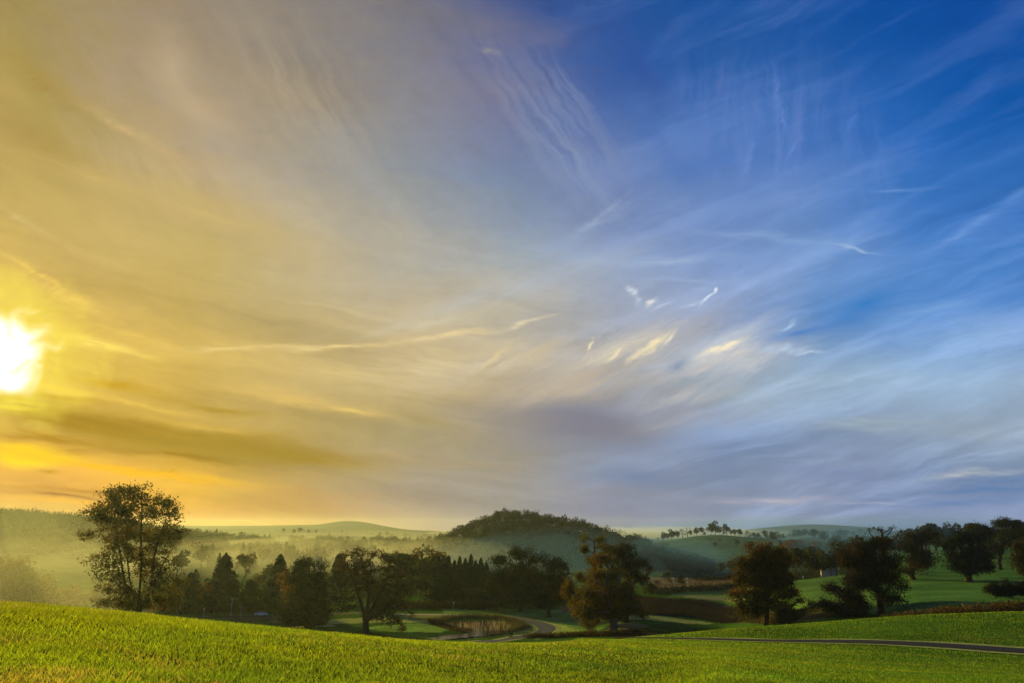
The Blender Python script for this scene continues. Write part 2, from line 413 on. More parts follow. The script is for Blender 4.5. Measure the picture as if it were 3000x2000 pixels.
# ------------------------------------------------------------------ trees
def tubes(segs):
    """segs: list of (p0,p1,r0,r1) -> verts, quads"""
    V=[];Q=[];b=0
    for (a,c,ra,rc) in segs:
        n=7 if ra>.25 else (5 if ra>.1 else 3)
        d=c-a;L=np.linalg.norm(d)
        if L<1e-6:continue
        d=d/L;u=np.cross(d,(0,0,1.0) if abs(d[2])<.9 else (1.0,0,0));u/=np.linalg.norm(u);w=np.cross(d,u)
        th=np.arange(n)*2*math.pi/n
        ring=np.cos(th)[:,None]*u+np.sin(th)[:,None]*w
        V.append(a-d*ra*.3+ring*ra);V.append(c+d*rc*.3+ring*rc)
        for i in range(n):
            j=(i+1)%n;Q.append((b+i,b+j,b+n+j,b+n+i))
        b+=2*n
    return np.vstack(V),np.array(Q)
def leaf_quads(P_,size,r,flat=0.0,aspect=.7):
    n=len(P_)
    a=r.normal(size=(n,3));a[:,2]*=(1-flat);a/=np.linalg.norm(a,axis=1)[:,None]
    b=r.normal(size=(n,3));b-=a*(a*b).sum(1)[:,None];b/=np.linalg.norm(b,axis=1)[:,None]
    s=(size*(.6+.8*r.random(n)))[:,None]*.5
    a=a*s;b=b*s*aspect
    V=np.stack([P_-a,P_+b*1.0,P_+a,P_-b*1.0],1).reshape(-1,3)
    Q=np.arange(n*4).reshape(n,4)
    return V,Q
def colonize(att,stems,step,kill,r,iters=140,grav=.0):
    pos=[];par=[]
    for st in stems:
        first=len(pos)
        for k,p in enumerate(st):
            if k==0 and first>0:
                q=-1
                if p[2]>1: q=int(np.argmin(np.linalg.norm(np.array(pos)-np.array(p),axis=1)))
                pos.append(np.array(p,float));par.append(q)
            else:
                pos.append(np.array(p,float));par.append(len(pos)-2 if k else -1)
    pos=np.array(pos);par=list(par)
    att=att.copy();alive=np.ones(len(att),bool)
    D=np.linalg.norm(att[:,None]-pos[None],axis=2);near=D.argmin(1);nd=D.min(1)
    for it in range(iters):
        if not alive.any():break
        ids=np.where(alive)[0]
        src=near[ids];dirs=att[ids]-pos[src];dirs/=np.linalg.norm(dirs,axis=1)[:,None]+1e-9
        us,inv=np.unique(src,return_inverse=True)
        acc=np.zeros((len(us),3));np.add.at(acc,inv,dirs)
        nn=np.linalg.norm(acc,axis=1)[:,None];ok=nn[:,0]>.05
        acc=acc/(nn+1e-9)+r.normal(size=acc.shape)*.22;acc[:,2]+=grav
        acc/=np.linalg.norm(acc,axis=1)[:,None]
        new=pos[us]+acc*step
        new=new[ok];us=us[ok]
        if len(new)==0:break
        base=len(pos);pos=np.vstack([pos,new]);par+=list(us)
        Dn=np.linalg.norm(att[ids][:,None]-new[None],axis=2)
        k=Dn.argmin(1);dn=Dn.min(1);better=dn<nd[ids]
        near[ids[better]]=base+k[better];nd[ids[better]]=dn[better]
        alive[nd<kill]=False
        if len(pos)>5200:break
    return pos,np.array(par)
def skeleton_segs(pos,par,rtip,rbase,power=2.2,minr=0):
    n=len(pos);w=np.zeros(n);nch=np.zeros(n,int)
    for i in range(n):
        if par[i]>=0:nch[par[i]]+=1
    w[nch==0]=1
    order=range(n-1,-1,-1)
    for i in order:
        if w[i]==0:w[i]=1
        if par[i]>=0:w[par[i]]+=w[i]
    for i in range(n):
        if par[i]>=0: w[i]=min(w[i],w[par[i]])
    roots=[i for i in range(n) if par[i]<0]
    W=max(w[i] for i in roots)
    rad=rtip+(rbase-rtip)*(w/W)**(1/power)
    segs=[]
    for i in range(n):
        p=par[i]
        if p>=0 and rad[p]>minr:
            ra=min(rad[p],rad[i]*1.6) if nch[p]>1 else rad[p]
            segs.append((pos[p],pos[i],ra,rad[i]))
    return segs,rad,nch
def lobes_world(L,Y,ox,oz,deep=1.0,r=None):
    o=[]
    k=Y/F/1.04
    for l in L:
        px,py,rx,ry=l[:4]
        p=P(px,py,Y);d=(l[4] if len(l)>4 else (r.random()-.5)*1.2*rx)*k
        o.append((p[0]-ox,d,p[2]-oz,rx*k,max(rx,ry)*k*.9*deep,ry*k))
    return o
def hero(name,label,px,Y,lobes,stems=None,leaves=7000,leaf=.34,cols=None,rbase=.5,natt=420,step=.8,base_py=None,shell=.55,clump=.7,mat='leaf',bark='bark',group=None,cat='tree',seed=1,minr=0.0,lean=0,deep=1.0,twig=.022,bark_r=1.0):
    r=np.random.default_rng(seed);leaves=int(leaves*1.5)
    if base_py is not None:
        Yh=float(hit(px,base_py)[1])
        if .85<Yh/Y<1.45:
            q=Yh/Y;Y=Yh;leaf*=q;clump*=q;step*=q;rbase*=q;twig*=q
        s,t=ray(px,base_py)
    else: s=ray(px,1760)[0]
    x0=s*Y;z0=hz(x0,Y)-.15
    root=empty(name,(x0,Y,z0),label,cat,group)
    LB=lobes_world([(l[0],l[1],l[2]*1.1,l[3]*1.1) for l in lobes],Y,x0,z0,deep,r)
    vol=np.array([l[3]*l[4]*l[5] for l in LB])**.75;vol/=vol.sum()
    A=[];AL=[]
    for i,l in enumerate(LB):
        n=max(6,int(natt*vol[i]))
        d=r.normal(size=(n,3));d/=np.linalg.norm(d,axis=1)[:,None]
        rr=(shell+(1-shell)*r.random(n))**1.0*np.where(r.random(n)<.25,r.random(n)*.8,1)
        p=d*rr[:,None]*np.array(l[3:6])+np.array(l[:3])
        A.append(p);AL+= [i]*n
    A=np.vstack(A);AL=np.array(AL)
    ok=A[:,2]>.8;A=A[ok];AL=AL[ok]
    if stems is None:
        top=min(l[2]-l[5]*.4 for l in LB[:3]);h=max(2.0,min(top*.35,6))
        stems=[[(0,0,0)]+[(lean*k/4+r.normal()*.08,r.normal()*.08,h*k/4) for k in range(1,5)]]
    else:
        S=[]
        for st in stems:
            q=[(P(a,b,Y)-np.array((x0,Y,z0))) for a,b in st]
            q=[v+np.array((0,(r.random()-.5)*1.2*(i>0),0)) for i,v in enumerate(q)]
            q[0][2]=min(q[0][2],0) if q[0][2]<3 else q[0][2]
            S.append([tuple(v) for v in catmull(q,4)])
        stems=S
    pos,par=colonize(A,stems,step,step*1.3,r)
    segs,rad,nch=skeleton_segs(pos,par,twig,rbase,2.15,minr)
    # root flare
    for st in stems[:1]:
        b=np.array(st[0])
        for k in range(6):
            a=k*math.pi/3+r.random();segs.append((b+np.array((math.cos(a),math.sin(a),0))*rbase*1.25+np.array((0,0,-.1)),b+np.array((0,0,rbase*1.8)),rbase*.42,rbase*.55))
    V,Q=tubes(segs)
    mesh_obj('trunk',V,Q,M[bark],root)
    # twigs + leaves round the attractors and the tips
    tips=pos[rad<max(.10,twig*1.9)]
    if len(tips)>len(A): tips=tips[r.permutation(len(tips))[:len(A)]]
    cen=np.vstack([A,tips])
    w=r.gamma(1.2,1.0,len(cen));w/=w.sum()
    pick=r.choice(len(cen),leaves,p=w)
    off=r.normal(size=(leaves,3))*clump*1.15*np.array((1,1,.7))
    Lp=cen[pick]+off
    okk=Lp[:,2]>.25;Lp=Lp[okk];pick=pick[okk]
    V,Q=leaf_quads(Lp,leaf*np.ones(len(Lp)),r,.2)
    cols=np.array(cols if cols is not None else [(.10,.07,.025),(.07,.075,.022),(.05,.055,.02)])
    ci=vnoise(Lp[:,0]+50,Lp[:,2]+50,4.0,seed)*.7+r.random(len(Lp))*.3
    hi=np.clip(ci*len(cols),0,len(cols)-1.001);i0=hi.astype(int);f=(hi-i0)[:,None]
    i1=np.minimum(i0+1,len(cols)-1)
    cc=(cols[i0]*(1-f)+cols[i1]*f)*(.7+.6*r.random((len(Lp),1)))
    mesh_obj('crown',V,Q,M[mat],root,np.repeat(cc,4,0))
    return root

RUSSET=[(.16,.075,.02),(.11,.07,.022),(.07,.062,.022),(.045,.055,.02)]
OLIVE=[(.10,.085,.022),(.075,.08,.02),(.055,.065,.02),(.09,.06,.022)]
DARKG=[(.016,.036,.022),(.022,.042,.022),(.045,.048,.02)]
BROWN=[(.060,.046,.022),(.038,.042,.024),(.03,.04,.024)]
PURP=[(.06,.034,.032),(.04,.03,.028),(.03,.03,.024)]

hero('tall_tree','tallest tree, many stemmed and thinly leaved against the golden sky on the left',400,165,
 [(395,1445,70,28),(330,1452,38,22),(460,1470,48,32),(395,1500,110,38),(508,1510,32,45),(525,1562,25,16),(300,1520,30,28),(262,1565,30,14),(255,1640,22,14),(300,1645,45,22),(330,1605,40,25),(470,1590,45,30),(340,1710,50,32),(420,1745,65,38),(490,1705,45,32),(430,1650,55,45),(360,1772,60,22),(500,1755,45,28),(290,1720,18,12),(360,1560,70,28),(440,1560,60,30),(400,1610,60,30),(320,1680,40,22),(450,1660,50,26),(530,1700,22,26),(300,1760,40,16),(520,1650,20,18)],
 stems=[[(398,1790),(388,1740),(375,1680),(368,1600),(372,1500)],[(405,1790),(410,1720),(412,1640),(415,1560),(418,1480)],[(392,1790),(365,1720),(352,1640),(345,1560),(335,1500)],[(412,1790),(440,1720),(450,1640),(470,1570),(490,1520)],[(408,1790),(455,1690),(495,1620),(520,1575)]],
 leaves=16000,leaf=.42,cols=[(.075,.075,.018),(.06,.068,.018),(.09,.065,.016)],rbase=.42,natt=1150,step=.62,clump=.55,seed=11,cat='tree')
hero('ivy_clad_tree','dense dark ivy clad tree with a lumpy outline, left of the wide spreading oak',905,195,
 [(895,1652,28,15),(940,1655,18,12),(878,1682,32,18),(930,1688,25,18),(905,1715,38,28),(930,1735,25,25),(868,1755,38,22),(833,1788,22,16),(905,1765,48,30),(940,1795,28,25),(885,1812,40,16),(925,1822,38,14),(850,1802,24,12)],
 leaves=17000,leaf=.42,cols=[(.016,.036,.014),(.026,.046,.016),(.06,.065,.02)],rbase=.7,natt=420,step=.9,base_py=1838,clump=.75,shell=.3,seed=12,mat='needle')
hero('spreading_oak','wide spreading oak with bare brown branches showing, just beyond the grassy crest',1073,190,
 [(1008,1628,28,14),(1042,1618,28,14),(1098,1622,34,16),(1145,1640,26,18),(1060,1655,60,28),(998,1662,18,20),(1150,1685,38,30),(1185,1722,26,28),(1030,1695,40,24),(1120,1735,56,32),(1178,1770,32,20),(1005,1782,28,12),(1110,1795,50,16),(1150,1818,36,13),(1200,1800,18,9),(1182,1842,12,8),(1030,1740,25,20),(1080,1680,50,30),(1080,1730,50,26),(1010,1700,30,22),(1150,1760,44,24),(1100,1770,40,18)],
 stems=[[(1073,1853),(1072,1825),(1072,1802)],[(1070,1810),(1055,1760),(1040,1710),(1020,1660)],[(1073,1810),(1078,1750),(1075,1690),(1060,1640)],[(1076,1812),(1100,1760),(1125,1710),(1140,1660)],[(1078,1815),(1120,1785),(1160,1750)]],
 mat='needle',leaves=12500,leaf=.34,cols=[(.085,.06,.022),(.06,.055,.02),(.10,.06,.02)],rbase=.8,natt=1250,step=.55,base_py=1853,clump=.42,seed=13,bark='bark',twig=.05)
hero('parkland_oak','dark green oak with a clear trunk standing beyond the bend of the lane',1525,272,
 [(1520,1622,50,18),(1462,1640,36,16),(1580,1640,32,18),(1445,1690,30,26),(1520,1675,65,35),(1440,1735,28,20),(1500,1735,65,26),(1572,1715,38,34),(1520,1755,70,16),(1480,1700,60,34),(1550,1750,44,18)],
 leaves=16000,leaf=.55,cols=DARKG,rbase=.7,natt=560,step=1.1,base_py=1790,clump=.9,shell=.35,seed=14,mat='needle')
hero('parkland_oak','lower dark oak with twin short trunks, right of the oak by the lane bend',1608,252,
 [(1620,1652,28,20),(1652,1662,16,14),(1595,1700,40,32),(1640,1700,24,28),(1600,1748,46,26),(1648,1752,20,14),(1585,1765,34,18),(1625,1725,36,30)],
 leaves=12000,leaf=.5,cols=DARKG,rbase=.7,natt=420,step=1.0,base_py=1806,clump=.8,shell=.35,seed=15,mat='needle')
hero('ivy_topped_tree','tall thin tree with ivy clumps up its top, behind the middle russet oak',1752,214,
 [(1708,1575,11,13),(1712,1608,15,14),(1728,1636,13,12),(1760,1580,16,14),(1775,1602,18,14),(1740,1700,30,30),(1700,1690,14,16),(1752,1655,22,20)],
 leaves=5200,leaf=.36,cols=OLIVE,rbase=.5,natt=340,step=.75,base_py=1825,clump=.5,shell=.3,seed=16)
hero('branching_oak','round headed brown oak with open branches, behind the right side of the middle russet oak',1835,216,
 [(1828,1612,42,22),(1795,1622,25,22),(1882,1650,26,18),(1868,1690,32,20),(1900,1668,12,14),(1840,1660,40,30)],
 leaves=6500,leaf=.36,cols=BROWN,rbase=.7,natt=520,step=.75,base_py=1822,clump=.5,seed=17,twig=.035)
hero('yellowing_oak','smaller yellow olive oak with a short trunk, left of the middle russet oak',1740,203,
 [(1665,1725,20,24),(1700,1745,24,22),(1725,1775,28,20),(1705,1795,24,16),(1690,1765,22,18)],
 leaves=5200,leaf=.36,cols=[(.12,.09,.025),(.09,.08,.022),(.07,.05,.02)],rbase=.6,natt=260,step=.8,base_py=1836,clump=.6,shell=.35,seed=18)
hero('russet_oak','large russet oak with a stout trunk in the middle of the view',1797,192,
 [(1775,1638,34,20),(1748,1682,40,24),(1800,1680,34,28),(1720,1738,36,26),(1778,1730,58,38),(1842,1722,34,30),(1695,1785,26,18),(1760,1788,58,28),(1850,1768,44,28),(1884,1792,22,16),(1790,1790,64,30),(1740,1775,44,26),(1820,1750,50,34),(1720,1805,22,12)],
 leaves=19000,leaf=.38,cols=RUSSET,rbase=1.05,natt=480,step=.9,base_py=1854,clump=.72,shell=.3,seed=19,bark='pale_bark')
hero('russet_oak','russet oak with a tall domed crown rising from the edge of the right hand field',2243,172,
 [(2228,1607,48,18),(2278,1620,25,18),(2192,1640,28,20),(2240,1642,46,26),(2170,1690,22,16),(2292,1665,18,22),(2220,1690,45,24),(2182,1730,24,16),(2262,1700,28,20),(2158,1697,10,9),(2180,1780,22,20),(2215,1742,28,16),(2292,1740,28,15),(2328,1762,20,9),(2292,1782,30,16),(2230,1665,52,30),(2245,1715,48,28),(2200,1765,34,20),(2250,1690,54,26),(2215,1785,30,14),(2300,1640,30,26),(2305,1700,28,24),(2170,1660,26,26),(2160,1740,26,18),(2320,1735,26,16),(2265,1765,34,18)],
 stems=[[(2243,1850),(2243,1800),(2244,1752)]],
 leaves=24000,leaf=.38,cols=[(.15,.07,.02),(.10,.06,.022),(.07,.055,.022),(.045,.05,.022)],rbase=.6,natt=900,step=.62,base_py=1830,clump=.5,shell=.45,seed=20,twig=.03)
hero('low_oak','low spreading purplish oak with drooping boughs, left of the biggest dark oak',2495,188,
 [(2440,1722,26,13),(2420,1768,30,9),(2378,1768,14,6),(2480,1742,38,22),(2505,1700,30,24),(2470,1782,46,14),(2512,1772,36,18)],
 leaves=8500,leaf=.34,cols=PURP,rbase=.6,natt=420,step=.7,base_py=1800,clump=.55,shell=.35,seed=21,mat='needle',lean=-.4)
hero('dark_oak','biggest dark oak on the right, its broad crown hiding most of its trunk',2582,200,
 [(2572,1588,42,18),(2512,1602,34,16),(2462,1622,22,9),(2540,1640,55,38),(2600,1640,38,38),(2622,1690,38,28),(2652,1722,16,8),(2560,1700,56,38),(2590,1748,38,24),(2490,1650,24,16)],
 leaves=17000,leaf=.4,cols=[(.016,.036,.022),(.025,.04,.022),(.055,.045,.025)],rbase=.8,natt=480,step=.95,base_py=1796,clump=.75,shell=.3,seed=22,mat='needle')
hero('field_oak','dark oak in the sloping field just right of the biggest dark oak',2675,266,
 [(2690,1580,42,20),(2722,1562,28,12),(2660,1600,38,26),(2680,1640,46,28),(2712,1630,32,28),(2662,1670,28,12)],
 leaves=9500,leaf=.46,cols=[(.018,.034,.024),(.028,.036,.025),(.06,.038,.028)],rbase=.8,natt=340,step=1.1,base_py=1697,clump=.85,shell=.3,seed=23,mat='needle')
hero('stag_headed_tree','tree with bare antler like dead branches sticking up above the oaks on the right',2600,285,
 [(2548,1548,12,8),(2578,1550,13,11),(2612,1546,11,9),(2642,1556,12,8),(2590,1590,34,22)],
 leaves=800,leaf=.35,cols=BROWN,rbase=.7,natt=300,step=.9,base_py=1690,clump=.5,seed=24,twig=.075)
hero('field_oak','nearly black round oak standing alone in the sloping field on the right',2840,244,
 [(2802,1580,32,20),(2850,1570,32,20),(2790,1640,26,26),(2850,1625,50,38),(2882,1652,22,16),(2825,1668,40,14),(2895,1667,14,7),(2785,1600,22,22)],
 leaves=13500,leaf=.46,cols=[(.014,.030,.026),(.02,.036,.026)],rbase=.95,natt=380,step=1.05,base_py=1704,clump=.8,shell=.3,seed=25,mat='needle')
hero('skyline_tree','high crowned tree on the skyline at the upper right of the sloping field',2945,330,
 [(2950,1530,38,13),(2980,1560,32,22),(2940,1578,46,22),(2915,1600,28,18),(2990,1590,24,24)],
 leaves=9000,leaf=.5,cols=DARKG,rbase=.8,natt=320,step=1.2,clump=.9,shell=.35,seed=26,mat='needle')
hero('skyline_tree','thin topped tree on the skyline just behind the nearly black round oak',2885,345,
 [(2870,1545,28,11),(2900,1560,26,16),(2875,1585,34,20)],
 leaves=5000,leaf=.5,cols=BROWN,rbase=.7,natt=260,step=1.2,clump=.8,seed=27,mat='needle')
hero('edge_oak','brownish oak half cut off by the right edge of the picture',3020,212,
 [(2992,1605,22,20),(3000,1650,26,26),(3040,1630,40,40),(2995,1590,16,12),(3050,1680,40,30)],
 leaves=8000,leaf=.38,cols=BROWN,rbase=.7,natt=300,step=.9,base_py=1735,clump=.6,seed=28)
for i,(px,Y,l,lab) in enumerate([(2920,205,[(2920,1728,24,20)],'leftmost round one of the dark bushes at the right edge'),
   (2968,203,[(2968,1724,28,26),(2955,1740,20,14)],'taller middle one of the dark bushes at the right edge'),
   (3014,201,[(3012,1728,26,24)],'dark bush cut by the right edge beside the hedge')]):
    hero('bush',lab,px,Y,l,leaves=4200,leaf=.3,cols=[(.02,.03,.018),(.03,.038,.018)],rbase=.15,natt=120,step=.5,clump=.5,shell=.2,seed=40+i,mat='needle',cat='bush',base_py=1752)
hero('bush','rounded purplish brown shrub at the foot of the dark conifers',1385,308,[(1385,1740,34,24),(1375,1765,40,16),(1410,1765,25,14)],leaves=5500,leaf=.4,cols=[(.09,.055,.035),(.06,.05,.03)],rbase=.2,natt=160,step=.8,clump=.7,shell=.2,seed=44,cat='bush',base_py=1778)
hero('willow_shrub','pale wispy shrub standing at the foot of the yellowing oak',1725,186,[(1718,1822,16,20),(1732,1832,14,18)],leaves=1700,leaf=.2,cols=[(.13,.12,.045),(.10,.10,.04)],rbase=.09,natt=320,step=.4,clump=.3,seed=45,cat='shrub',base_py=1856,twig=.02)
hero('bush','dark round bush under the domed russet oak on its right side',2312,171,[(2312,1800,30,18),(2295,1812,26,12)],leaves=4200,leaf=.3,cols=DARKG,rbase=.15,natt=140,step=.5,clump=.45,shell=.2,seed=46,mat='needle',cat='bush',base_py=1825)
hero('bush','thick dark bush at the foot of the low purplish oak',2480,186,[(2470,1792,38,12),(2510,1790,34,14)],leaves=5000,leaf=.3,cols=DARKG,rbase=.15,natt=160,step=.5,clump=.45,shell=.2,seed=47,mat='needle',cat='bush',base_py=1806)
hero('hazy_round_tree','big rounded tree fading into golden haze at the left edge',20,205,
 [(20,1690,75,55),(70,1720,45,40),(-50,1690,60,55),(30,1745,90,40)],leaves=17000,leaf=.62,cols=[(.10,.075,.022),(.08,.075,.022)],rbase=.6,natt=420,step=1.2,clump=1.1,shell=.1,seed=48)
hero('bare_tree','thin bare tree standing behind the right side of the tall thinly leaved tree',522,240,[(520,1650,24,22),(512,1680,18,20),(536,1675,14,16)],leaves=60,leaf=.2,cols=BROWN,rbase=.22,natt=330,step=.6,clump=.3,seed=49,twig=.04,bark='pale_bark')
hero('dead_tree','small dead tree with crooked branches left of the yellow olive oak',1672,262,[(1668,1690,10,14),(1682,1680,8,10)],leaves=10,leaf=.2,cols=BROWN,rbase=.2,natt=60,step=.7,clump=.3,seed=50,twig=.06,base_py=1775)

# conifers ----------------------------------------------------------
def conifer_arrays(H,Rb,n,r,leaf,irr=.25,col=(.022,.034,.018),top=.15,p=1.0):
    z=r.random(n)**.85
    lay=np.floor(z*H/1.1)
    ang=r.random(n)*2*math.pi
    hsh=np.modf(np.abs(np.sin(lay*12.9898+np.floor((ang+lay)*1.9)*78.233)*43758.5))[0]
    kk=(np.sin(ang*3+lay*2.1)+np.sin(ang*5+lay*1.3)*.7)*irr*.35+(hsh-.5)*irr*1.1
    prof=np.clip((1-z)**p,0,1)*(1-.25*np.clip((.12-z)/.12,0,1))
    rad=Rb*prof*(.86+kk)*(1-r.random(n)**2*.75*(r.random(n)<.6))+.12
    zz=H*(.04+.96*z)-rad*.18
    Pp=np.stack([np.cos(ang)*rad,np.sin(ang)*rad,zz],1)
    V,Q=leaf_quads(Pp,leaf*(.75+.5*(1-z)),r,.6)
    c=np.array(col)*(.6+.9*r.random((n,1)))*np.array((1,1,1))
    return V,Q,np.repeat(c,4,0)
def conifer(name,label,px,Y,top_py,hw,seed,col=(.014,.034,.020),n=7000,leaf=.5,group=None,irr=.5,p=.85):
    r=np.random.default_rng(seed)
    s=ray(px,1760)[0];x=s*Y;z0=hz(x,Y)-.1
    H=P(px,top_py,Y)[2]-z0;Rb=hw*Y/F/1.03
    root=empty(name,(x,Y,z0),label,'conifer',group)
    V,Q=tubes([(np.array((0,0,0.)),np.array((0,0,H*.5)),.4,.2),(np.array((0,0,H*.5)),np.array((0,0,H*1.0)),.2,.04)])
    mesh_obj('trunk',V,Q,M['bark'],root)
    V,Q,c=conifer_arrays(H,Rb,n,r,leaf,irr,col,p=p)
    mesh_obj('crown',V,Q,M['needle'],root,c)
    return root
conifer('conifer','broad pointed conifer, first to the right of the tall thinly leaved tree',650,302,1618,72,61,n=16000,leaf=.6,irr=.6)
conifer('conifer','slimmer pointed conifer with a russet tree at its shoulder',812,305,1622,56,62,n=14000,leaf=.6,p=.75,irr=.6)
conifer('conifer','short rounded conifer between the two tall pointed conifers',732,299,1698,48,63,n=5500,p=.55)
conifer('conifer','low dark conifer half behind the tall thinly leaved tree on its right',552,299,1676,48,64,n=6000,p=.6)
conifer('conifer','tall hazy blue green conifer behind the left side of the spreading oak',985,330,1622,40,65,n=6500,leaf=.6,p=.6)
for i,(px,tp,hw) in enumerate([(1283,1630,16),(1300,1650,17),(1312,1626,15),(1330,1640,18),(1345,1628,15),(1362,1634,17),(1378,1622,14),(1392,1640,18),(1408,1632,15),(1424,1645,18),(1290,1665,22),(1318,1662,22),(1350,1660,22),(1384,1658,22),(1415,1662,20)]):
    conifer('plantation_conifer','dark spired conifer in the close packed block behind the pond',px,345+8*(i%3)-(22 if i>9 else 0),tp,hw*1.55,70+i,n=3600,leaf=.65,group='dark conifers in the block behind the pond',p=.72,irr=.7,col=(.010,.028,.020))
conifer('conifer','small dark spire poking up just right of the spreading oak crown',1165,345,1628,14,90,n=2500,p=.6)

# background tree kinds (arrays, reused) -----------------------------
def round_tree_arrays(H,r,n=420,leaf=.09,cols=OLIVE,bare=False,wide=.42):
    segs=[];tips=[]
    def br(p,d,L,rad,dep):
        q=p+d*L;segs.append((p,q,rad,rad*.65))
        if dep==0:tips.append(q);return
        for k in range(3 if dep>1 else 2):
            nd=d+r.normal(size=3)*.55;nd[2]=abs(nd[2])*.8+.25;nd/=np.linalg.norm(nd)
            br(q,nd,L*.72,rad*.6,dep-1)
    br(np.array((0,0,0.)),np.array((0,0,1.)),H*.26,H*.022,4 if bare else 3)
    tv,tq=tubes(segs)
    nb=6;cs=np.stack([r.normal(size=nb)*wide*.42*H*.6,r.normal(size=nb)*wide*.42*H*.6,H*(.48+.34*r.random(nb))],1)
    rs=H*(.16+.1*r.random(nb))
    k=r.integers(0,nb,n);d=r.normal(size=(n,3));d/=np.linalg.norm(d,axis=1)[:,None]
    if bare: 
        t=np.array(tips);Pp=t[r.integers(0,len(t),n)]+r.normal(size=(n,3))*H*.03
    else: Pp=cs[k]+d*(rs[k]*(.55+.45*r.random(n)))[:,None]*np.array((1,1,.85))
    Pp[:,2]=np.clip(Pp[:,2],H*.12,H*1.02)
    V,Q=leaf_quads(Pp,leaf*H*np.ones(n),r,.2)
    cc=np.array(cols);c=cc[r.integers(0,len(cc),n)]*(.65+.7*r.random((n,1)))
    return (tv,tq),(V,Q,np.repeat(c,4,0))
def conif_pair(H,r,n,leaf):
    t=tubes([(np.array((0,0,0.)),np.array((0,0,H*.9)),.3,.05)])
    return t,conifer_arrays(H,H*.24,n,r,leaf*H,.4,(.022,.034,.02),p=.7)
KINDS={}
r0=np.random.default_rng(5)
for nm,cols,bare,n,lf in [('round_tree',OLIVE,False,700,.075),('round_tree_b',DARKG,False,700,.075),('russet_tree',RUSSET[:3],False,700,.07),('thin_tree',BROWN,True,260,.035),('bare',BROWN,True,60,.025)]:
    for k in range(2):
        KINDS.setdefault(nm,[]).append(round_tree_arrays(15.0,r0,n,lf,cols,bare))
for k in range(2):KINDS.setdefault('conifer',[]).append(conif_pair(18.0,r0,700,.055))
NAME={'round_tree':'round_tree','round_tree_b':'round_tree','russet_tree':'russet_tree','thin_tree':'thin_tree','bare':'bare_tree','conifer':'conifer'}
PROTO={}
def bg_tree(kind,x,y,h,label,group,r,name=None,cat='tree'):
    k=int(r.integers(0,len(KINDS[kind])))
    nm=name or NAME[kind]
    rz=float(r.random()*6.28);base_h=18.0 if kind=='conifer' else 15.0
    s=h/base_h
    if (kind,k) not in PROTO:
        (tv,tq),(V,Q,c)=KINDS[kind][k]
        tm=mesh_obj('trunk',tv,tq,M['bark']);cm=mesh_obj('crown',V,Q,M['needle' if kind=='conifer' else 'leaf'],None,c)
        PROTO[(kind,k)]=(tm,cm);t,cr=tm,cm
    else:
        a,b=PROTO[(kind,k)];t=a.copy();cr=b.copy();C.objects.link(t);C.objects.link(cr)
    root=bpy.data.objects.new(nm,None);C.objects.link(root)
    root.location=(float(x),float(y),hz(x,y)-.2);root.rotation_euler=(0,0,rz);w=.85+.4*r.random();root.scale=(s*w,s*w,s)
    tag(root,label,cat,group);t.parent=root;cr.parent=root
    return root
rb=np.random.default_rng(99)
def row(n,px0,px1,Y0,Y1,h0,h1,kinds,label,group):
    for i in range(n):
        px=px0+(px1-px0)*(i+.5+(rb.random()-.5)*.8)/n;Y=Y0+(Y1-Y0)*rb.random()
        x=ray(px,1700)[0]*Y
        bg_tree(kinds[int(rb.integers(0,len(kinds)))],x,Y,h0+(h1-h0)*rb.random(),label,group,rb)
D=['round_tree','round_tree_b','thin_tree'];DR=D+['russet_tree'];ALL=D+['bare','conifer']
# left hollow behind the crest
row(9,110,330,215,290,9,15,DR,'hazy olive tree in the hollow left of the tall thinly leaved tree','trees in the left hollow')
row(7,420,620,290,340,10,15,DR+['conifer'],'tree in the dark belt behind the tall thinly leaved tree','trees of the dark belt behind the tall tree')
row(14,560,960,304,345,7,11,['round_tree_b','round_tree_b','thin_tree','conifer','russet_tree'],'tree in the dark belt around the pointed conifers beside the road','trees of the belt behind the road')
row(9,700,1000,360,460,9,14,DR,'hazy tree rising behind the pointed conifers','trees behind the pointed conifers')
row(8,1155,1295,352,392,18,23,['round_tree_b','round_tree'],'dark round tree between the spreading oak and the conifer block','round trees left of the conifer block')
row(6,1180,1290,330,350,9,13,['thin_tree','round_tree_b'],'low tree in the gap between the spreading oak and the conifer block','low trees left of the conifer block')
row(6,1440,1680,335,385,11,15,['round_tree_b','thin_tree'],'dark tree filling in behind the two oaks past the lane bend','trees behind the two dark oaks')
bg_tree('russet_tree',ray(855,1700)[0]*275,275,18,'orange russet tree at the shoulder of the slimmer pointed conifer',None,rb)
# misty middle distance, left of the wooded hill
row(26,430,760,480,760,13,20,ALL,'misty tree low in the valley above the first pointed conifer','misty trees in the left valley')
row(28,740,1200,560,950,12,19,ALL,'misty tree in the valley woods above the ivy clad tree','misty trees in the middle valley')
row(26,520,1240,1000,1400,11,18,ALL,'faint tree far down the misty valley below the distant hill','faint trees in the far valley')
row(26,760,1250,1650,1900,11,18,['round_tree_b','thin_tree','bare'],'faint tree on the pale hedged ridge under the distant hill','faint trees on the hedged ridge')
row(10,430,640,1000,1500,16,24,['round_tree_b','conifer'],'faint tree on the misty rise just right of the tall thinly leaved tree','faint trees on the rise by the tall tree')
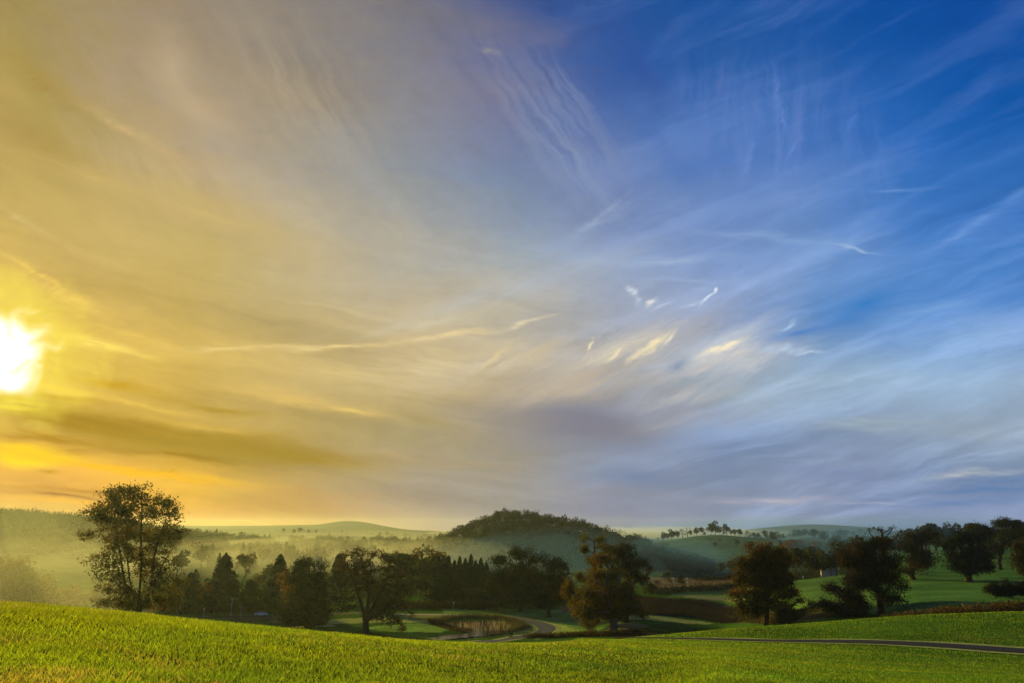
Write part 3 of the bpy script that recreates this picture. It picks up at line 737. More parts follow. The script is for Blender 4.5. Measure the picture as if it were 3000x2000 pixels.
# right of centre, by the marsh
for px,by,ty,k,lab in [(1971,1726,1650,'thin_tree','slender round headed tree in the marsh, right of the open branched brown oak'),
   (1997,1722,1680,'round_tree_b','narrow dark evergreen tree beside the wall, right of the slender marsh tree'),
   (2055,1722,1668,'thin_tree','purplish upright tree behind the low hedge, left of the domed russet oak'),
   (2117,1692,1642,'round_tree_b','small dark tree by the far hedge, left of the domed russet oak'),
   (2140,1690,1636,'round_tree_b','dark tree just left of the domed russet oak, beyond the far hedge'),
   (1930,1742,1680,'thin_tree','misty brown thicket tree right of the branching oak'),(1905,1748,1695,'round_tree_b','dark thicket tree tucked under the branching oak')]:
    q=hit(px,by);bg_tree(k,q[0],q[1],P(px,ty,q[1])[2]-q[2],lab,None,rb)
row(9,2330,2480,360,460,13,18,['round_tree_b','round_tree_b','thin_tree'],'dark tree in the hollow right of the domed russet oak','trees in the hollow right of the domed russet oak')
row(14,2300,2520,500,800,13,19,['round_tree_b','thin_tree','round_tree_b','russet_tree'],'bluish tree beyond the hollow between the russet oak and the big dark oak','bluish trees beyond the right hollow')
row(14,2360,2900,420,560,15,21,['round_tree_b'],'dark tree behind the oaks of the sloping right field','trees behind the right field oaks')
row(12,2720,3080,400,600,14,20,['round_tree_b'],'dark tree in the belt along the top of the sloping right field','trees along the top of the right field')
# crest of the green hill
cr=[(1950,15,'round_tree_b'),(1968,17,'round_tree_b'),(1985,13,'round_tree'),(2003,18,'thin_tree'),(2020,21,'bare'),(2045,14,'round_tree_b'),(2065,12,'thin_tree'),(2085,18,'round_tree_b'),(2100,22,'round_tree_b'),(2118,14,'round_tree_b'),(2136,19,'round_tree_b'),(2160,10,'round_tree'),(2185,9,'thin_tree'),(2210,9,'round_tree_b'),(2232,12,'thin_tree'),(2255,9,'round_tree_b')]
row(34,1935,2310,1135,1190,7,14,['round_tree_b','round_tree_b','thin_tree'],'small dark tree in the belt along the top of the green hill','belt trees on the green hill')
for i,(px,h,k) in enumerate(cr):
    bg_tree(k,ray(px,1560)[0]*1130,1130+rb.random()*20,h,'dark tree on the crest of the green hill' if i not in(4,8) else ('bare fan shaped tree on the crest of the green hill' if i==4 else 'tallest dark tree on the crest of the green hill'),'trees on the green hill' if i not in(4,8) else None,rb)
row(10,2080,2330,820,900,8,11,['round_tree_b','thin_tree'],'small tree in the hedge across the lower slope of the green hill','hedge trees on the green hill')
row(22,2200,2560,900,1700,12,20,['round_tree_b','thin_tree'],'faint blue tree in the rolling country on the right','faint trees in the right distance')
row(24,2100,2560,1900,2600,12,20,['round_tree_b','thin_tree'],'faint blue tree far off below the distant right hill','faintest trees in the right distance')

# woods that read as one mass ---------------------------------------
def wood(name,label,pts,hs,kinds,seed,cat='woodland'):
    r=np.random.default_rng(seed);VT=[];QT=[];VC=[];QC=[];CC=[];bt=bc=0
    zz=height(pts[:,0],pts[:,1])
    for (x,y),z,h in zip(pts,zz,hs):
        kd=kinds[int(r.integers(0,len(kinds)))];k=int(r.integers(0,len(KINDS[kd])))
        (tv,tq),(V,Q,c)=KINDS[kd][k]
        s=h/(18.0 if kd=='conifer' else 15.0);w=s*(.9+.4*r.random());a=r.random()*6.28;ca,sa=math.cos(a),math.sin(a)
        def tf(v):return np.stack([(v[:,0]*ca-v[:,1]*sa)*w+x,(v[:,0]*sa+v[:,1]*ca)*w+y,v[:,2]*s+z-1.6],1)
        m=min(len(Q),WQ);sel=r.permutation(len(Q))[:m]
        VV=V.reshape(-1,4,3)[sel].reshape(-1,3);cc=c.reshape(-1,4,3)[sel].reshape(-1,3)
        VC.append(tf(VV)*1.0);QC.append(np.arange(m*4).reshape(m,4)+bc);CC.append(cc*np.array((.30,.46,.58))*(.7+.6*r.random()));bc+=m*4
    o=mesh_obj(name,np.vstack(VC),np.vstack(QC),M['needle'],None,np.vstack(CC))
    return tag(o,label,cat,None,'stuff')
WQ=170
def fan_pts(n,px0,px1,Y0,Y1,r,fn=None):
    px=px0+(px1-px0)*r.random(n);Y=np.sqrt(Y0**2+(Y1**2-Y0**2)*r.random(n))
    if fn is not None:
        k=fn(px,Y);px=px[k];Y=Y[k]
    s=np.array([ray(p,1600)[0] for p in px]);return np.stack([s*Y,Y],1)
rw=np.random.default_rng(3)
pts=fan_pts(2100,1130,1905,640,940,rw,lambda p,Y:(Y>640+np.clip(1350-p,0,250)*.9))
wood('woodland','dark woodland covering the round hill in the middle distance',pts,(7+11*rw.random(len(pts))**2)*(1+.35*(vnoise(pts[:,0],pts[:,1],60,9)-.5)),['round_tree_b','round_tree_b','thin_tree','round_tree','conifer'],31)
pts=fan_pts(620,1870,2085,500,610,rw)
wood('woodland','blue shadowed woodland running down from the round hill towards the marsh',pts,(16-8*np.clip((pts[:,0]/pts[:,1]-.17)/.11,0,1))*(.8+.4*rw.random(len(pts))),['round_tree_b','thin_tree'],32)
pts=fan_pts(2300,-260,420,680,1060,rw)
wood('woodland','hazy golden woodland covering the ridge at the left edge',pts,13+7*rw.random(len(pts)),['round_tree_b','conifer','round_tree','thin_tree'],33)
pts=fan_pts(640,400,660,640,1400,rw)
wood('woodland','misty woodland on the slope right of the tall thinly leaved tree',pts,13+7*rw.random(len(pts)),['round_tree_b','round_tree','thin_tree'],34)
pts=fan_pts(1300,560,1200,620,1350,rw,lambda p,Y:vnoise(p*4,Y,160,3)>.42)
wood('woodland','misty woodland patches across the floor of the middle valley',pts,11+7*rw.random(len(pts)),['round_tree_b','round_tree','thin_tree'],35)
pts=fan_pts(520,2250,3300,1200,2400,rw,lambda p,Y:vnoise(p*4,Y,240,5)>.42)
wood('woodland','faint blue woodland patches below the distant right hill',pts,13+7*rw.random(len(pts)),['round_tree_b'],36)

# hedges, scrub, reeds -----------------------------------------------
def scrub(name,label,cat,pts,h,size,cols,seed,kind=None,per=14,mat='leaf',flat=.1,spread=.5,group=None):
    r=np.random.default_rng(seed);n=len(pts)
    z=height(pts[:,0],pts[:,1])
    base=np.repeat(np.stack([pts[:,0],pts[:,1],z],1),per,0)
    hh=np.repeat(h*(.6+.6*r.random(n)),per)
    off=np.stack([r.normal(size=n*per)*spread,r.normal(size=n*per)*spread,hh*r.random(n*per)],1)
    V,Q=leaf_quads(base+off,size*np.ones(n*per),r,flat)
    cc=np.array(cols);c=np.repeat(cc[r.integers(0,len(cc),n)],per,0)*(.6+.8*r.random((n*per,1)))
    o=mesh_obj(name,V,Q,M[mat],None,np.repeat(c,4,0));return tag(o,label,cat,group,kind)
def reeds(name,label,cat,pts,h,w,cols,seed,kind='stuff',per=6,lean=.15,mat='reed'):
    r=np.random.default_rng(seed);n=len(pts)*per
    b=np.repeat(pts,per,0)+r.normal(size=(n,2))*w*4
    z=height(b[:,0],b[:,1]);hh=h*(.5+.7*r.random(n));a=r.random(n)*math.pi
    dx=np.cos(a)*w*.5;dy=np.sin(a)*w*.5;lx=r.normal(size=n)*lean*hh;ly=r.normal(size=n)*lean*hh
    p0=np.stack([b[:,0]-dx,b[:,1]-dy,z-.03],1);p1=np.stack([b[:,0]+dx,b[:,1]+dy,z-.03],1)
    p2=np.stack([b[:,0]+lx,b[:,1]+ly,z+hh],1)
    V=np.stack([p0,p1,p2],1).reshape(-1,3);Q=np.arange(n*3).reshape(n,3)
    cc=np.array(cols);c=cc[r.integers(0,len(cc),n)]*(.7+.6*r.random((n,1)))
    o=mesh_obj(name,V,Q,M[mat],None,np.repeat(c,3,0));return tag(o,label,cat,None,kind)
def poly_pts(poly,n,r,ya=100,yb=700):
    W=[hit(*p) for p in poly];W=np.array(W)[:,:2]
    lo=W.min(0);hi=W.max(0);o=[]
    q=lo+(hi-lo)*r.random((n*3,2))
    ins=inpoly(q[:,0],q[:,1],[tuple(w) for w in W]);return q[ins][:n]
def line_pts(pl,n,w,r):
    c=catmull(np.array([hit(*p)[:2] if len(p)==2 else (ray(p[0],1750)[0]*p[2],p[2]) for p in pl]),20)
    d=np.r_[0,np.cumsum(np.linalg.norm(np.diff(c,axis=0),axis=1))];t=r.random(n)*d[-1]
    return np.stack([np.interp(t,d,c[:,0]),np.interp(t,d,c[:,1])],1)+r.normal(size=(n,2))*w
rr=np.random.default_rng(17)
hp=line_pts([(2590,0,150),(2700,0,152),(2820,0,153),(2950,0,154),(3150,0,155)],900,.8,rr)
scrub('hedge','overgrown brown and green hedge along the top of the near right field','hedge',hp,3.0,.32,[(.06,.055,.03),(.09,.055,.03),(.12,.065,.03),(.04,.05,.025)],51,per=22,spread=.55)
hp=line_pts([(1890,1738),(1960,1736),(2060,1730),(2160,1722),(2300,1713)],700,.8,rr)
scrub('hedge','low dark hedge crossing between the marsh and the green field','hedge',hp,2.6,.5,[(.02,.028,.022),(.03,.032,.025)],52,per=16)
hp=line_pts([(2060,1700),(2150,1697),(2300,1694)],300,.8,rr)
scrub('hedge','thin far hedge beyond the marsh, left of the domed russet oak','hedge',hp,2.4,.6,[(.02,.03,.022)],53,per=14)
hp=line_pts([(2310,1697),(2400,1688),(2480,1680),(2560,1672)],460,1.4,rr)
scrub('hedge','dark hedge at the far side of the field right of the domed russet oak','hedge',hp,4.5,.55,[(.02,.03,.024),(.035,.035,.025)],54,per=18,spread=.9)
hp=line_pts([(1545,1868),(1620,1865),(1700,1862),(1790,1860),(1880,1856)],700,1.0,rr)
scrub('bramble_patch','dark bramble strip along the foot of the russet oak in the middle','brambles',hp,1.2,.28,[(.035,.03,.022),(.05,.035,.025),(.03,.035,.02)],55,per=16,kind='stuff')
mp=poly_pts([(1855,1750),(1960,1756),(2060,1760),(2160,1780),(2240,1800),(2200,1818),(2030,1806),(1900,1798)],9000,rr)
scrub('rushes','dark brown rushes filling the wet hollow left of the domed russet oak','rushes',mp,.9,.35,[(.018,.018,.030),(.026,.022,.034),(.02,.024,.026)],56,per=4,kind='stuff')
mp=poly_pts([(1895,1690),(2290,1690),(2290,1706),(1900,1728)],3500,rr)
scrub('marsh_grass','pale tussocks of the marsh in front of the blue shadowed woodland','marsh grass',mp,.7,.5,[(.15,.13,.09),(.08,.07,.05),(.06,.05,.045)],57,per=3,kind='stuff')
mp=poly_pts([(2120,1806),(2300,1795),(2440,1785),(2470,1800),(2300,1828),(2180,1824)],1800,rr)
scrub('rough_grass','rough scrubby grass around the trunk of the domed russet oak','rough grass',mp,.9,.3,[(.06,.055,.03),(.09,.08,.04),(.04,.05,.025)],58,per=5,kind='stuff')
hp=line_pts([(1120,0,318),(1250,0,316),(1350,0,312),(1450,0,306)],600,1.6,rr)
scrub('undergrowth','dark undergrowth at the foot of the conifer block','undergrowth',hp,2.6,.45,[(.03,.035,.02),(.045,.04,.025)],59,per=14,kind='stuff')
hp=line_pts([(300,0,292),(450,0,296),(600,0,299),(720,0,299),(820,0,301),(960,0,306)],900,1.8,rr)
scrub('undergrowth','dark undergrowth along the far side of the road behind the white car','undergrowth',hp,3.0,.45,[(.03,.032,.016),(.05,.045,.02)],60,per=14,kind='stuff')
# reeds round the pond
W=np.array([hit(*p)[:2] for p in [(1275,1826),(1310,1813),(1370,1808),(1450,1810),(1505,1822),(1528,1838),(1500,1850)]])
c=catmull(W,30);k=rr.integers(0,len(c),1700)
rp=c[k]+rr.normal(size=(1700,2))*np.array((1.1,1.2))
reeds('reeds','tall brown reeds curving round the back of the pond','reeds',rp,1.8,.10,[(.09,.08,.065),(.06,.07,.055),(.05,.075,.045)],61,per=3)
rp=poly_pts([(1300,1832),(1470,1822),(1500,1836),(1490,1850),(1400,1850),(1340,1842)],300,rr)
reeds('dry_reeds','pale dry reeds standing in the middle of the pond','reeds',rp,1.5,.09,[(.30,.28,.27),(.24,.22,.21),(.34,.32,.31)],62,per=2)
rp=poly_pts([(1250,1812),(1300,1816),(1330,1840),(1385,1846),(1360,1852),(1290,1836),(1262,1826)],900,rr)
reeds('rushes','low dark rushes along the left bank of the pond','rushes',rp,1.0,.12,[(.06,.05,.03),(.08,.055,.035)],63,per=4)

# ------------------------------------------------------------------ foreground grass
def grass():
    r=np.random.default_rng(77);n=820000
    # area density ~ 1/Y^2 : even density over the picture
    Y=6.2*np.exp(r.random(n)**1.25*math.log(118/6.2))
    s=-.80+1.60*r.random(n);x=s*Y
    cl=vnoise(x,Y,.35,31)*.6+vnoise(x,Y,1.4,32)*.4
    keep=r.random(n)<np.clip(.25+1.3*cl,0,1);x=x[keep];Y=Y[keep];cl=cl[keep];n=len(x)
    # keep the road free
    c=catmull([w[:2] for w in rd],14);ry=np.interp(x,c[:,0],c[:,1]);k=~((x>c[0,0])&(np.abs(Y-ry)<4.6));x=x[k];Y=Y[k];cl=cl[k];n=len(x)
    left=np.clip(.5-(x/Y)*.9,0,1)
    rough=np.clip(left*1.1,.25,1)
    h=(.035+.085*rough*r.random(n)**1.3+.05*np.clip(cl-.55,0,1)*2)*(1+np.clip(Y-30,0,90)/90)
    w=.0042+.0005*Y
    a=r.random(n)*math.pi*2
    dx=np.cos(a)*w*.5;dy=np.sin(a)*w*.5
    ln=h*(.25+.75*r.random(n));b=r.random(n)*math.pi*2
    lx=np.cos(b)*ln;ly=np.sin(b)*ln
    z=height(x,Y)-.01
    p0=np.stack([x-dx,Y-dy,z],1);p1=np.stack([x+dx,Y+dy,z],1)
    m0=np.stack([x-dx*.8+lx*.35,Y-dy*.8+ly*.35,z+h*.6],1);m1=np.stack([x+dx*.8+lx*.35,Y+dy*.8+ly*.35,z+h*.6],1)
    t=np.stack([x+lx,Y+ly,z+h],1)
    V=np.stack([p0,p1,m1,m0,t],1).reshape(-1,3)
    b5=np.arange(n)*5
    T3=np.concatenate([np.stack([b5,b5+1,b5+2],1),np.stack([b5,b5+2,b5+3],1),np.stack([b5+3,b5+2,b5+4],1)])
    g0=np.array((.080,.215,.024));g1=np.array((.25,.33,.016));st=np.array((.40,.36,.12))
    f=np.clip(vnoise(x,Y,3.0,33)*.6+r.random(n)*.5-.35+.6*left,0,1)[:,None]  # extra yellow towards the left paints the golden light into the blades
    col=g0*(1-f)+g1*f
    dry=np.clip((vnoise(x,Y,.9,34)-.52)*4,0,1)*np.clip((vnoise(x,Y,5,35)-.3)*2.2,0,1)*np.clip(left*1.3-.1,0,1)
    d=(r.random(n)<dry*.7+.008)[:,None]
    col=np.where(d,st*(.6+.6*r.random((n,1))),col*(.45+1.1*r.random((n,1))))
    col=col*(.72+.28*vnoise(x*.6,Y,2.2,38)+.24*vnoise(x,Y,.8,40))[:,None]*(.86+.2*vnoise(x*.4,Y,9,39))[:,None]*(.95+.14*left)[:,None]  # random tone, plus a painted brightening towards the sunward left
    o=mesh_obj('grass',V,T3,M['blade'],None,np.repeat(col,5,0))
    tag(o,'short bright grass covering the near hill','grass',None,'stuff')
grass()

# ------------------------------------------------------------------ objects
def extrude(outline,y0,y1):
    n=len(outline);V=[(x,y0,z) for x,z in outline]+[(x,y1,z) for x,z in outline]
    Fa=[list(range(n)),list(range(2*n-1,n-1,-1))]+[[i,i+n,(i+1)%n+n,(i+1)%n] for i in range(n)]
    return V,Fa
def wheel(parent,x,y):
    def disc(r,w,n=18):
        V=[];Fa=[]
        for s in(-w/2,w/2):
            V+=[(x+r*math.cos(2*math.pi*k/n),y+s,.32+r*math.sin(2*math.pi*k/n)) for k in range(n)]
        Fa=[list(range(n)),list(range(2*n-1,n-1,-1))]+[[k,(k+1)%n,(k+1)%n+n,k+n] for k in range(n)]
        return V,Fa
    V,Fa=disc(.32,.22);w=polys_obj('wheel',V,Fa,M['tyre'],parent)
    V,Fa=disc(.2,.235);polys_obj('rim',V,Fa,M['rim'],w)
def saloon(px,py,label,rz=0,Y=None):
    p=hit(px,py) if Y is None else np.array((ray(px,py)[0]*Y,Y,0.));p[2]=hz(p[0],p[1])+.10
    root=empty('parked_car',p,label,'car',None,rz)
    low=[(-2.2,.30),(-2.24,.55),(-2.15,.88),(-1.5,.96),(-.6,.97),(.7,.95),(1.5,.88),(2.05,.74),(2.2,.55),(2.18,.28),(1.75,.26),(1.62,.55),(1.35,.66),(1.08,.55),(.95,.24),(-.95,.24),(-1.08,.55),(-1.35,.66),(-1.62,.55),(-1.75,.26)]
    V,Fa=extrude(low,-.86,.86);polys_obj('body',V,Fa,M['white_paint'],root)
    # cabin with sloping sides
    cb=[(-1.55,.955),(-.95,1.36),(-.3,1.43),(.3,1.38),(1.1,.945)]
    V=[(x,-.80+(z-.95)*.45,z) for x,z in cb]+[(x,.80-(z-.95)*.45,z) for x,z in cb];n=5
    Fa=[list(range(n)),list(range(2*n-1,n-1,-1))]+[[i,i+n,(i+1)%n+n,(i+1)%n] for i in range(n)]
    cab=polys_obj('roof',V,Fa,M['white_paint'],root)
    for sd in(-1,1):
        for tri in ([(-1.25,1.0),(-.9,1.28),(-.42,1.34),(-.42,1.0)],[(-.34,1.0),(-.34,1.345),(.22,1.32),(.78,1.0)]):
            V=[(x,sd*(.812-(z-.95)*.45),z) for x,z in tri]+[(x,sd*(.79-(z-.95)*.45),z) for x,z in tri]
            polys_obj('side_window',V,[[0,1,2,3],[7,6,5,4],[0,4,5,1],[1,5,6,2],[2,6,7,3],[3,7,4,0]],M['glass'],root)
    for (x0,z0,x1,z1) in((1.02,1.0,.42,1.33),(-1.45,1.03,-1.02,1.32)):
        s=.012 if x0>0 else -.012
        V=[(x0+s,-.66,z0+.012),(x0+s,.66,z0+.012),(x1+s,.56,z1+.012),(x1+s,-.56,z1+.012)]
        V+=[(x-2*s,y,z-.03) for x,y,z in V]
        polys_obj('windscreen',V,[[0,1,2,3],[7,6,5,4],[0,4,5,1],[1,5,6,2],[2,6,7,3],[3,7,4,0]],M['glass'],root)
    for x in(-1.35,1.35):
        for y in(-.77,.77):wheel(root,x,y)
    for y in(-.62,.62):
        V,Fa=boxes([(2.14,y-.16,.56,2.205,y+.16,.68)]);polys_obj('headlight',V,Fa,M['glass'],root)
        V,Fa=boxes([(-2.235,y-.14,.62,-2.16,y+.14,.78)]);polys_obj('tail_light',V,Fa,M['lamp'],root)
    return root
saloon(765,1803,'white saloon car side on, on the road below the pointed conifers',R(4))
saloon(1170,1779,'pale car half hidden behind the right side of the spreading oak',R(-3))
saloon(1996,1727,'white car roof showing over the low dark hedge by the marsh',R(3))
def cyl(r,h,n=8,z=0,r2=None):
    r2=r if r2 is None else r2
    V=[(r*math.cos(2*math.pi*k/n),r*math.sin(2*math.pi*k/n),z) for k in range(n)]+[(r2*math.cos(2*math.pi*k/n),r2*math.sin(2*math.pi*k/n),z+h) for k in range(n)]
    return V,[list(range(n-1,-1,-1)),list(range(n,2*n))]+[[k,(k+1)%n,(k+1)%n+n,k+n] for k in range(n)]
def pole(name,label,cat,px,py,top_py,kind,Y0=None):
    p=hit(px,py)
    if Y0: p=np.array((ray(px,py)[0]*Y0,Y0,0.));p[2]=hz(p[0],p[1])
    Y=p[1];h=P(px,top_py,Y)[2]-p[2]
    root=empty(name,p,label,cat)
    V,Fa=cyl(.11,h,8);polys_obj('post',V,Fa,M['post'],root)
    if kind=='T':
        V,Fa=boxes([(-.85,-.16,h,.85,.16,h+.16)]);polys_obj('cross_arm',V,Fa,M['post'],root)
    if kind=='tall':
        V,Fa=boxes([(-.7,-.06,h-.45,.7,.06,h-.3)]);polys_obj('cross_arm',V,Fa,M['post'],root)
        for x in(-.6,0,.6):
            V,Fa=cyl(.06,.2,6);V=[(a+x,b,c+h-.3) for a,b,c in V];polys_obj('insulator',V,Fa,M['dark_metal'],root)
    if kind=='bird':
        V,Fa=boxes([(-.35,-.2,h,.35,.2,h+.35)]);polys_obj('sign_box',V,Fa,M['post'],root)
    return root
pole('lamp_post','short pale post with a flat crossbar beside the road, left of the white car','post',704,1807,1779,'T')
pole('utility_pole','taller slightly hidden wooden pole in front of the broad pointed conifer','pole',676,1804,1749,'tall')
pole('lamp_post','faint short post left of the broad pointed conifer','post',596,1806,1784,'bird')
def marker(px,py,label,h,w,bands,name='marker_post',Y=None):
    p=hit(px,py) if Y is None else np.array((ray(px,py)[0]*Y,Y,0.));p[2]=hz(p[0],p[1])
    root=empty(name,p,label,'marker')
    V,Fa=cyl(.06,h,8);polys_obj('post',V,Fa,M['post'],root)
    for z0,z1 in bands:
        V,Fa=boxes([(-w/2,-.09,z0,w/2,-.062,z1)]);polys_obj('board',V,Fa,M['white'],root)
    return root
marker(1512,1846,'thin white marker post at the right end of the pond reeds',1.15,.16,[(.1,1.1)])
marker(1329,1781,'small white board on a post against the dark conifer block',3.2,.35,[(2.2,3.1)],Y=308)
marker(1974,1718,'left one of the two posts with white boards behind the low marsh hedge',4.3,.9,[(1.9,2.5),(3.7,4.3)])
marker(2014,1718,'right one of the two posts with white boards behind the low marsh hedge',4.3,.9,[(1.9,2.6),(3.7,4.3)])
marker(2352,1686,'small white marker stake by the hedge right of the domed russet oak',1.6,.3,[(.7,1.6)],Y=343)
# yellow faced board sign by the lane
p=hit(1497,1868)
root=empty('lane_sign',p,'yellow faced board sign with a dark frame standing beside the bend of the lane','sign')
V,Fa=boxes([(-.52,-.05,0,-.44,.05,2.0),(.44,-.05,0,.52,.05,2.0)]);polys_obj('frame_post',V[:8],Fa[:6],M['dark_metal'],root)
polys_obj('frame_post',V[8:],[[i-8 for i in f] for f in Fa[6:]],M['dark_metal'],root)
V,Fa=boxes([(-.44,-.03,.75,.44,.03,2.0)]);polys_obj('board',V,Fa,M['dark_metal'],root)
# curled yellow symbol on the upper half and a yellow lower panel
seg=[];pts=[(-.22,-.05,1.15),(-.05,-.05,1.3),(.12,-.05,1.45),(.2,-.05,1.62),(.12,-.05,1.8),(-.04,-.05,1.86),(-.18,-.05,1.76),(-.2,-.05,1.58)]
V,Q=tubes([(np.array(pts[i]),np.array(pts[i+1]),.055,.055) for i in range(len(pts)-1)]);mesh_obj('symbol',V,Q,M['yellow'],root)
V,Fa=boxes([(-.38,-.06,.25,.38,-.033,1.02)]);polys_obj('lower_panel',V,Fa,M['yellow'],root)
# church tower poking out of the mist
Y=520;x=ray(934,1650)[0]*Y;z0=hz(x,Y);top=P(934,1634,Y)[2]-z0
root=empty('church_tower',(x,Y,z0),'small stone tower with corner pinnacles in the mist above the ivy clad tree','tower',None,R(12))
V,Fa=boxes([(-1.9,-1.9,0,1.9,1.9,top)]);polys_obj('wall',V,Fa,M['stone'],root)
V,Fa=boxes([(-2.05,-2.05,top,2.05,-1.75,top+.7),(-2.05,1.75,top,2.05,2.05,top+.7),(-2.05,-1.75,top,-1.75,1.75,top+.7),(1.75,-1.75,top,2.05,1.75,top+.7)]);polys_obj('parapet',V,Fa,M['stone'],root)
for a in(-1.85,1.85):
    for b in(-1.85,1.85):
        V,Fa=cyl(.32,2.6,6,top,.04);V=[(q[0]+a,q[1]+b,q[2]) for q in V];polys_obj('pinnacle',V,Fa,M['stone'],root)
V,Fa=boxes([(-.45,-1.94,top-3.2,.45,-1.88,top-1.2)]);polys_obj('belfry_opening',V,Fa,M['dark_metal'],root)
# farm building in the hollow on the right
Y=430;x=ray(2425,1650)[0]*Y;z0=hz(x,Y)
root=empty('farmhouse',(x,Y,z0+0),'pale walled farmhouse glimpsed through the trees left of the big dark oak','house',None,R(-18))
hh=P(2425,1652,Y)[2]-z0
V,Fa=boxes([(-4,-3.2,0,4,3.2,hh)]);polys_obj('wall',V,Fa,M['render'],root)
V=[(-4.3,-3.5,hh),(4.3,-3.5,hh),(4.3,3.5,hh),(-4.3,3.5,hh),(-4.3,0,hh+2.6),(4.3,0,hh+2.6)]
polys_obj('roof',V,[[0,1,5,4],[2,3,4,5],[0,4,3],[1,2,5],[3,2,1,0]],M['slate'],root)
for a in(-2.8,0,2.8):
    V,Fa=boxes([(a-.45,-3.235,hh-1.9,a+.45,-3.19,hh-.6)]);polys_obj('window',V,Fa,M['glass'],root)
V,Fa=boxes([(3.0,-.45,hh+1.6,3.9,.45,hh+3.4)]);polys_obj('chimney',V,Fa,M['render'],root)

# ------------------------------------------------------------------ air
def vol(name,label,loc,dim,dens,col,aniso):
    me=bpy.data.meshes.new(name)
    x,y,z=[d/2 for d in dim]
    V,Fa=boxes([(-x,-y,-z,x,y,z)]);me.from_pydata(V,[],Fa)
    o=bpy.data.objects.new(name,me);C.objects.link(o);o.location=loc
    m,t,out=newmat(name+'_air')
    v=t.node('ShaderNodeVolumePrincipled');v.inputs['Color'].default_value=tuple(col)+(1,)
    v.inputs['Density'].default_value=dens;v.inputs['Anisotropy'].default_value=aniso
    t.l.new(v.outputs[0],out.inputs['Volume']);me.materials.append(m)
    return tag(o,label,None,None,'stuff')
def mist(label,px,Y,rx,ry,zt,zb,dens,seed,mc=(.72,.80,.86)):
    r=np.random.default_rng(seed);x0=ray(px,1700)[0]*Y;V=[];n,k=40,11
    for j in range(k):
        ph=-math.pi/2+math.pi*j/(k-1)
        for i in range(n):
            a=2*math.pi*i/n;w=1+.18*math.sin(3*a+seed)+.12*math.sin(5*a+2*seed)
            V.append((x0+rx*w*math.cos(ph)*math.cos(a),Y+ry*w*math.cos(ph)*math.sin(a),(zt+zb)/2+(zt-zb)/2*math.sin(ph)*(1+.15*math.sin(4*a+seed))))
    Fa=[[j*n+i,j*n+(i+1)%n,(j+1)*n+(i+1)%n,(j+1)*n+i] for j in range(k-1) for i in range(n)]
    m,t,out=newmat('valley_mist_air')
    v=t.node('ShaderNodeVolumePrincipled');v.inputs['Color'].default_value=tuple(mc)+(1,);v.inputs['Density'].default_value=dens;v.inputs['Anisotropy'].default_value=.55
    t.l.new(v.outputs[0],out.inputs['Volume'])
    o=polys_obj('mist',V,Fa,m);tag(o,label,None,None,'stuff')
mist('low mist lying in the valley left of the wooded hill',880,720,205,230,ZC-7,-14,.00062,1)
mist('thin mist lapping the left foot of the wooded hill',1240,600,80,70,ZC-9,-12,.0013,2)
mist('mist filling the left hollow below the golden ridge',180,600,130,150,ZC-8,-12,.00022,3)
mist('golden haze hanging round the big rounded tree at the left edge',-40,168,34,44,ZC+5,-12,.0017,10)
mist('golden haze over the wooded ridge at the left edge',60,820,200,110,ZC+20,-10,.00006,11)
mist('blue veil of mist between the valley trees and the wooded hill',1640,470,95,90,ZC-1,-12,.00085,13,(.14,.38,1))
mist('haze before the distant hills',850,3300,1200,500,ZC+30,-10,.00004,12)
mist('lower veil of mist among the trees left of the wooded hill',840,560,130,120,ZC-14,-12,.0006,6)
mist('pale mist far down the valley',900,1500,400,300,ZC-4,-10,.00026,4)
mist('blue mist over the rolling country on the right',2420,1500,440,700,ZC+22,-14,.00045,7,(.14,.42,1))
mist('blue mist in the shadow at the right foot of the wooded hill',1990,600,50,120,ZC-4,-12,.0010,8,(.12,.38,1))
mist('blue mist behind the oaks of the right field',2760,520,120,120,ZC+8,-12,.0008,9,(.12,.38,1))
mist('pale mist behind the green hill',1850,2300,500,350,ZC+4,0,.0012,5)
top=ZC+52;bot=-70.0
vol('haze',None,(0,2500,(top+bot)/2),(90000,5200,top-bot),HAZE:=.00006,(.62,.79,1.0),.60)

# ------------------------------------------------------------------ world sky
def haze_corr(c,a,e_):
    # the air in front of the sky adds its own glow: the sky colour behind it is set so that both together match
    el=max(e_,.9);L=min(52/math.sin(R(el)),5000)
    cs=(math.sin(R(a))*math.cos(R(e_)),math.cos(R(a))*math.cos(R(e_)),math.sin(R(e_)))
    mu=cs[0]*math.sin(R(SUN_AZ))*math.cos(R(SUN_EL))+cs[1]*math.cos(R(SUN_AZ))*math.cos(R(SUN_EL))+cs[2]*math.sin(R(SUN_EL))
    g=.6;ph=(1-g*g)/(4*math.pi*(1+g*g-2*g*mu)**1.5);tau=HAZE*L;o=[]
    for i in range(3):
        ins=(1-math.exp(-tau))*HC[i]*SUNE*SUNC[i]*ph*.85
        o.append(max(c[i]/(2**EXPO)-ins,.12*c[i]/(2**EXPO),.0015)/math.exp(-tau))
    return tuple(o)
